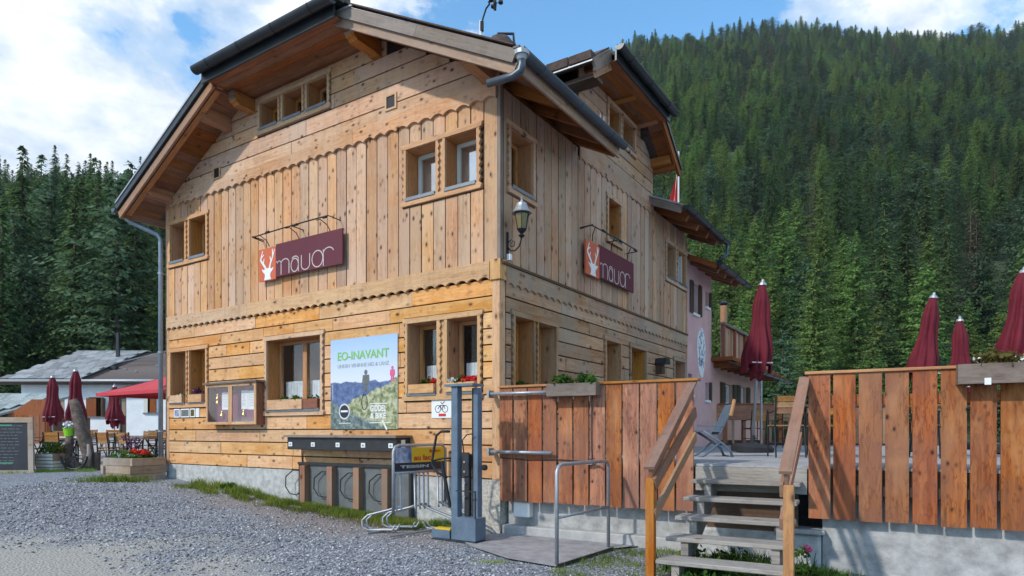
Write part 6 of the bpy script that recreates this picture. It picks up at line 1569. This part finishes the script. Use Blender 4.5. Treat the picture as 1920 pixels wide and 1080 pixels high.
V, F = leafclump((0, 0, .20), (.12, .12, .18), 60, .08); numesh('white_cloth', V, F, 'white_paint', bk)
gp = MB()
# planter box at the house corner: log planks with dovetailed corners
px_, py_ = -7.28, 12.42
pl2 = thing('planter_box', 'large weathered log planter box with flowers at the left house corner', 'planter', (px_, py_, gzz(px_, py_)-.02), R(66))
# local x runs to the back right, y to the back left
Lx, Ly, Hh = .72, .86, .46
for r in range(3):
    z0 = .0+r*.155; e = .05
    for (a) in (0, Ly-.07): b = MB(); b.box(-.04 if r % 2 else .0, Lx+(.04 if r % 2 else 0), a, a+.07, z0, z0+.148); b.build('plank', 'wood_planter', pl2)
    for (a) in (0, Lx-.07): b = MB(); b.box(a, a+.07, -.04 if not r % 2 else .071, Ly+(.04 if not r % 2 else -.071), z0, z0+.148) if r % 2 else b.box(a-.002, a+.068, .071, Ly-.071, z0, z0+.148); b.build('plank', 'wood_planter', pl2)
b = MB(); b.box(.08, Lx-.08, .08, Ly-.08, .0, Hh*.9); b.build('soil', 'soil', pl2)
for (m, n, r, s_) in (('leaf_green', 26, .12, .06), ('leaf_dry', 14, .10, .06), ('flower_white', 9, .06, .035)):
    prt = [leafclump((rnd(.12, Lx-.12), rnd(.12, Ly-.12), Hh*.85+rnd(0, .12)), (r, r, r), 26, s_) for _ in range(n)]; V, F = merge(prt); numesh('leaves' if 'leaf' in m else 'blossoms', V, F, m, pl2, kind='stuff')
V, F = merge([leafclump((rnd(.2, .5), rnd(.05, .25), Hh+.08+rnd(0, .05)), (.09, .09, .05), 20, .05) for _ in range(8)]); numesh('blossoms', V, F, 'flower_red', pl2, kind='stuff')
V, F = merge([leafclump((rnd(.3, .5), rnd(.5, .8), Hh+.15+rnd(0, .18)), (.05, .05, .12), 18, .05) for _ in range(8)]); numesh('blossoms', V, F, 'flower_dark', pl2, kind='stuff')
# ================================================================ grass, weeds, gravel, paving
def lineg(n, p, q, spread, seed, fade=True):
    g = np.random.default_rng(seed); t = g.random(n); d = g.normal(size=n)*spread
    p, q = np.array(p), np.array(q); v = q-p; nn = np.array([-v[1], v[0]])/np.hypot(*v)
    return p+t[:, None]*v+d[:, None]*nn
def grass(name, P, h, w, m='grass_blade', seed=1, hs=.4, zoff=0):
    g = np.random.default_rng(seed); n = len(P); x, y = P[:, 0], P[:, 1]; z = gz(x, y)-.01+zoff
    a = g.random(n)*6.28; H = h*g.uniform(1-hs, 1+hs, n); ln = g.uniform(.15, .75, n)*H; la = g.random(n)*6.28
    b0 = np.stack([x-np.cos(a)*w, y-np.sin(a)*w, z], 1); b1 = np.stack([x+np.cos(a)*w, y+np.sin(a)*w, z], 1)
    m0 = np.stack([x+np.cos(la)*ln*.35, y+np.sin(la)*ln*.35, z+H*.6], 1); t_ = np.stack([x+np.cos(la)*ln, y+np.sin(la)*ln, z+H], 1)
    off = np.stack([np.cos(a)*w*.6, np.sin(a)*w*.6, 0*a], 1)
    V = np.stack([b0, b1, m0+off, m0-off, t_], 1).reshape(-1, 3); i = np.arange(n)*5
    F = np.concatenate([np.stack([i, i+1, i+2], 1), np.stack([i, i+2, i+3], 1), np.stack([i+3, i+2, i+4], 1)])
    return numesh(name, V, F, m, kind='stuff')
g = np.random.default_rng(5)
def clump(P, dens, seed):       # keep only blades in noisy clumps
    x, y = P[:, 0], P[:, 1]; f = np.sin(x*5.1+seed)*np.sin(y*6.3+seed*2)+np.sin(x*13+y*9)*.5+np.random.default_rng(seed).random(len(P))*1.4
    return P[f > dens]
fa = lambda x, y: HW(x, y)[:2]
P1 = clump(lineg(28000, fa(-7.0, -.30), fa(-1.0, -.34), .13, 1), .25, 1)
grass('grass_strip', P1, .08, .0045, seed=1)
grass('grass_tufts', clump(lineg(2600, fa(-6.9, -.15), fa(-5.0, -.2), .10, 7), .2, 3), .14, .005, seed=5)
grass('grass_tufts', lineg(900, fa(-1.0, -.22), fa(-.45, -.2), .10, 8), .12, .005, seed=6)
grass('dry_grass', clump(lineg(4200, fa(-7.0, -.42), fa(-1.4, -.62), .16, 2), .5, 2), .05, .004, 'leaf_dry', seed=2)
grass('grass_tufts', np.array([px_, py_])+g.normal(size=(900, 2))*np.array([.33, .06])+np.array([-.35, -.02]), .13, .005, seed=3)
grass('grass_tufts', lineg(1500, (-12.6, 14.35), (-9.6, 14.9), .12, 4), .08, .005, seed=4)
grass('grass_tufts', np.array([-.20, 6.86])+g.normal(size=(260, 2))*np.array([.10, .05]), .03, .004, seed=9)
Pa = np.stack([g.uniform(.35, 3.6, 12000), g.uniform(4.9, 7.6, 12000)], 1)
lu = (Pa[:, 0]-.47)*1.0-(Pa[:, 1]-6.65)*.70     # right of the paving edge
Pa = Pa[lu > .02]; 
grass('grass_patch', clump(Pa, .55, 6), .055, .0045, seed=7)
Pb = np.stack([g.uniform(1.5, 3.1, 3500), g.uniform(5.7, 6.9, 3500)], 1); grass('weeds', clump(Pb, .9, 8), .13, .009, 'leaf_green', seed=8)
grass('dry_grass', clump(Pa[::3], .7, 9), .04, .004, 'leaf_dry', seed=10)
# leafy weeds with a pink bloom beside the stairs, and dark weeds at the wall foot
def weed(name, x, y, h, label, bloom=None, n=26, m='leaf_green', r=.14, ls=.07):
    t = thing(name, label, 'plant', (x, y, gzz(x, y)-.02)); b = MB()
    for i in range(5):
        a = i*1.3; b.tube([(0, 0, 0), (math.cos(a)*r*.3, math.sin(a)*r*.3, h*.5), (math.cos(a)*r*.5, math.sin(a)*r*.5, h*rnd(.7, 1))], .004, 4)
    b.build('stem', 'leaf_green', t)
    V, F = merge([leafclump((rnd(-r, r)*.7, rnd(-r, r)*.7, rnd(.05, h*.85)), (r*.5, r*.5, r*.4), n, ls) for _ in range(9)]); numesh('leaves', V, F, m, t, kind='stuff')
    if bloom: V, F = merge([leafclump((rnd(-.02, .02), rnd(-.02, .02), h+rnd(-.06, .08)), (.03, .03, .03), 18, .03) for _ in range(4)]); numesh('blossoms', V, F, bloom, t, kind='stuff')
    return t
random.seed(9)
weed('flowering_weed', 2.62, 5.72, .42, 'weed with a pink bloom beside the right foot of the stairs', 'flower_pink', r=.12, ls=.05)
weed('leafy_weed', 2.85, 5.35, .22, 'low leafy weed at the foot of the right wall near the stairs', r=.2, ls=.06)
weed('leafy_weed', 3.3, 5.60, .16, 'small dark weed farther right along the foot of the right wall', r=.2, ls=.05)
weed('leafy_weed', 1.65, 5.45, .15, 'low leafy weed at the left foot of the stairs', r=.25, ls=.05)
weed('leafy_weed', 2.0, 6.3, .20, 'leafy weed growing under the stairs treads', r=.3, ls=.05)
x_, y_, _ = HW(-5.75, -.22); weed('leafy_weed', x_, y_, .20, 'taller weed against the foundation left of the wheel stand', r=.12, ls=.05)
# paving before the left terrace wall
pv = [(-.75, 8.42), (1.95, 7.75), (1.52, 7.98), (1.12, 7.52), (.44, 6.58), (-.05, 6.95), (-.50, 7.55)]
pv = [(-.72, 8.30), (-.05, 8.62), (1.75, 7.86), (1.16, 7.56), (.44, 6.60), (-.05, 6.98), (-.48, 7.60)]
gs = np.array(pv); V = []; F = []
# triangulated sheet following the ground
cx_, cy_ = gs.mean(0); N = 10
b = MB()
for i in range(len(pv)):
    a, c = pv[i], pv[(i+1) % len(pv)]
    for j in range(N):
        f0, f1 = j/N, (j+1)/N; q = [(cx_+(a[0]-cx_)*f0, cy_+(a[1]-cy_)*f0), (cx_+(a[0]-cx_)*f1, cy_+(a[1]-cy_)*f1), (cx_+(c[0]-cx_)*f1, cy_+(c[1]-cy_)*f1), (cx_+(c[0]-cx_)*f0, cy_+(c[1]-cy_)*f0)]
        b.quad(*[(x, y, float(gz(x, y))+.022) for x, y in q])
plain('paving_grey', (.35, .345, .36), .9, c2=(.24, .235, .25), nscale=7, bumps=.4)
b.build('paving', 'paving_grey', kind='structure')
b = MB(); e0, e1 = (1.16, 7.56), (.44, 6.60); b.beam((e0[0]+.02, e0[1], gzz(*e0)+.01), (e1[0]+.02, e1[1], gzz(*e1)+.01), .02, .06); b.build('paving_edge', 'metal_dark', kind='structure')
# loose gravel
def gravel(n, seed, x0, x1, y0, y1, s0, s1, name, m, keepf=None):
    g = np.random.default_rng(seed); y = y0+(y1-y0)*g.random(n)**1.35; x = g.uniform(x0, x1, n)
    px = 960+1215*x/y; ok = (px > -60) & (px < 1980)
    xl = (x-HC[0])*math.cos(A_)-(y-HC[1])*math.sin(A_); yl = (x-HC[0])*math.sin(A_)+(y-HC[1])*math.cos(A_)
    ok &= (yl < -.45)
    lu = (x-.47)*1.0-(y-6.65)*.70; ok &= (lu < -.05) | (y < 6.3)
    fr = 1-np.clip((1.35-np.hypot((x+5)*.42, (y-5.9)*.62)+.25*np.sin(x*2.3)*np.sin(y*3.1)), 0, 1)*1.1; ok &= g.random(n) < fr
    band = np.clip(1-np.abs(yl+.9)/1.0, 0, 1)*.75; ok &= g.random(n) > band
    pvm = (np.hypot(x-.5, (y-7.6)) < .85); ok &= ~pvm
    x, y = x[ok], y[ok]; n = len(x); z = gz(x, y); s = g.uniform(s0, s1, n)*(.6+.8*g.random(n)**2)
    base = np.array([(1, 0, 0), (0, 1, 0), (-1, 0, 0), (0, -1, 0), (0, 0, 1), (0, 0, -1)], float)
    V = base[None]+g.normal(size=(n, 6, 3))*.25; V = V*s[:, None, None]*np.array([1, .8, .55]); a = g.random(n)*6.28
    c, s_ = np.cos(a)[:, None], np.sin(a)[:, None]; X = V[..., 0]*c-V[..., 1]*s_; Y = V[..., 0]*s_+V[..., 1]*c
    V = np.stack([X+x[:, None], Y+y[:, None], V[..., 2]+z[:, None]+s[:, None]*.25], -1).reshape(-1, 3)
    t8 = np.array([(0, 1, 4), (1, 2, 4), (2, 3, 4), (3, 0, 4), (1, 0, 5), (2, 1, 5), (3, 2, 5), (0, 3, 5)])
    F = (np.arange(n)[:, None, None]*6+t8[None]).reshape(-1, 3); pick = g.integers(0, 4, n)
    return numesh(name, V, F, m, kind='stuff', idx=np.repeat(pick, 8))
plain('stone_a', (.10, .11, .14), .85, var=.2); plain('stone_b', (.29, .32, .37), .85, var=.2); plain('stone_c', (.50, .52, .55), .85, var=.2); plain('stone_d', (.27, .275, .29), .9, var=.2)
gravel(95000, 3, -9, 3.2, 4.6, 15.5, .007, .021, 'loose_gravel', ['stone_a', 'stone_b', 'stone_c', 'stone_d'])
# ================================================================ thin mountain air
def haze():
    m = bpy.data.materials.new('thin_air'); m.use_nodes = True; t = m.node_tree; t.nodes.clear()
    o = nd(t, 'ShaderNodeOutputMaterial'); v = nd(t, 'ShaderNodeVolumePrincipled'); v.inputs['Color'].default_value = (.84, .92, 1, 1)
    v.inputs['Density'].default_value = HAZE; v.inputs['Anisotropy'].default_value = .2
    t.links.new(v.outputs[0], o.inputs['Volume']); MATS['thin_air'] = m
    b = MB(); b.box(-1600, 1600, -1600, 1600, -7, 620); ob = b.build('haze', 'thin_air'); ob['kind'] = 'stuff'
HAZE = .00010
haze()
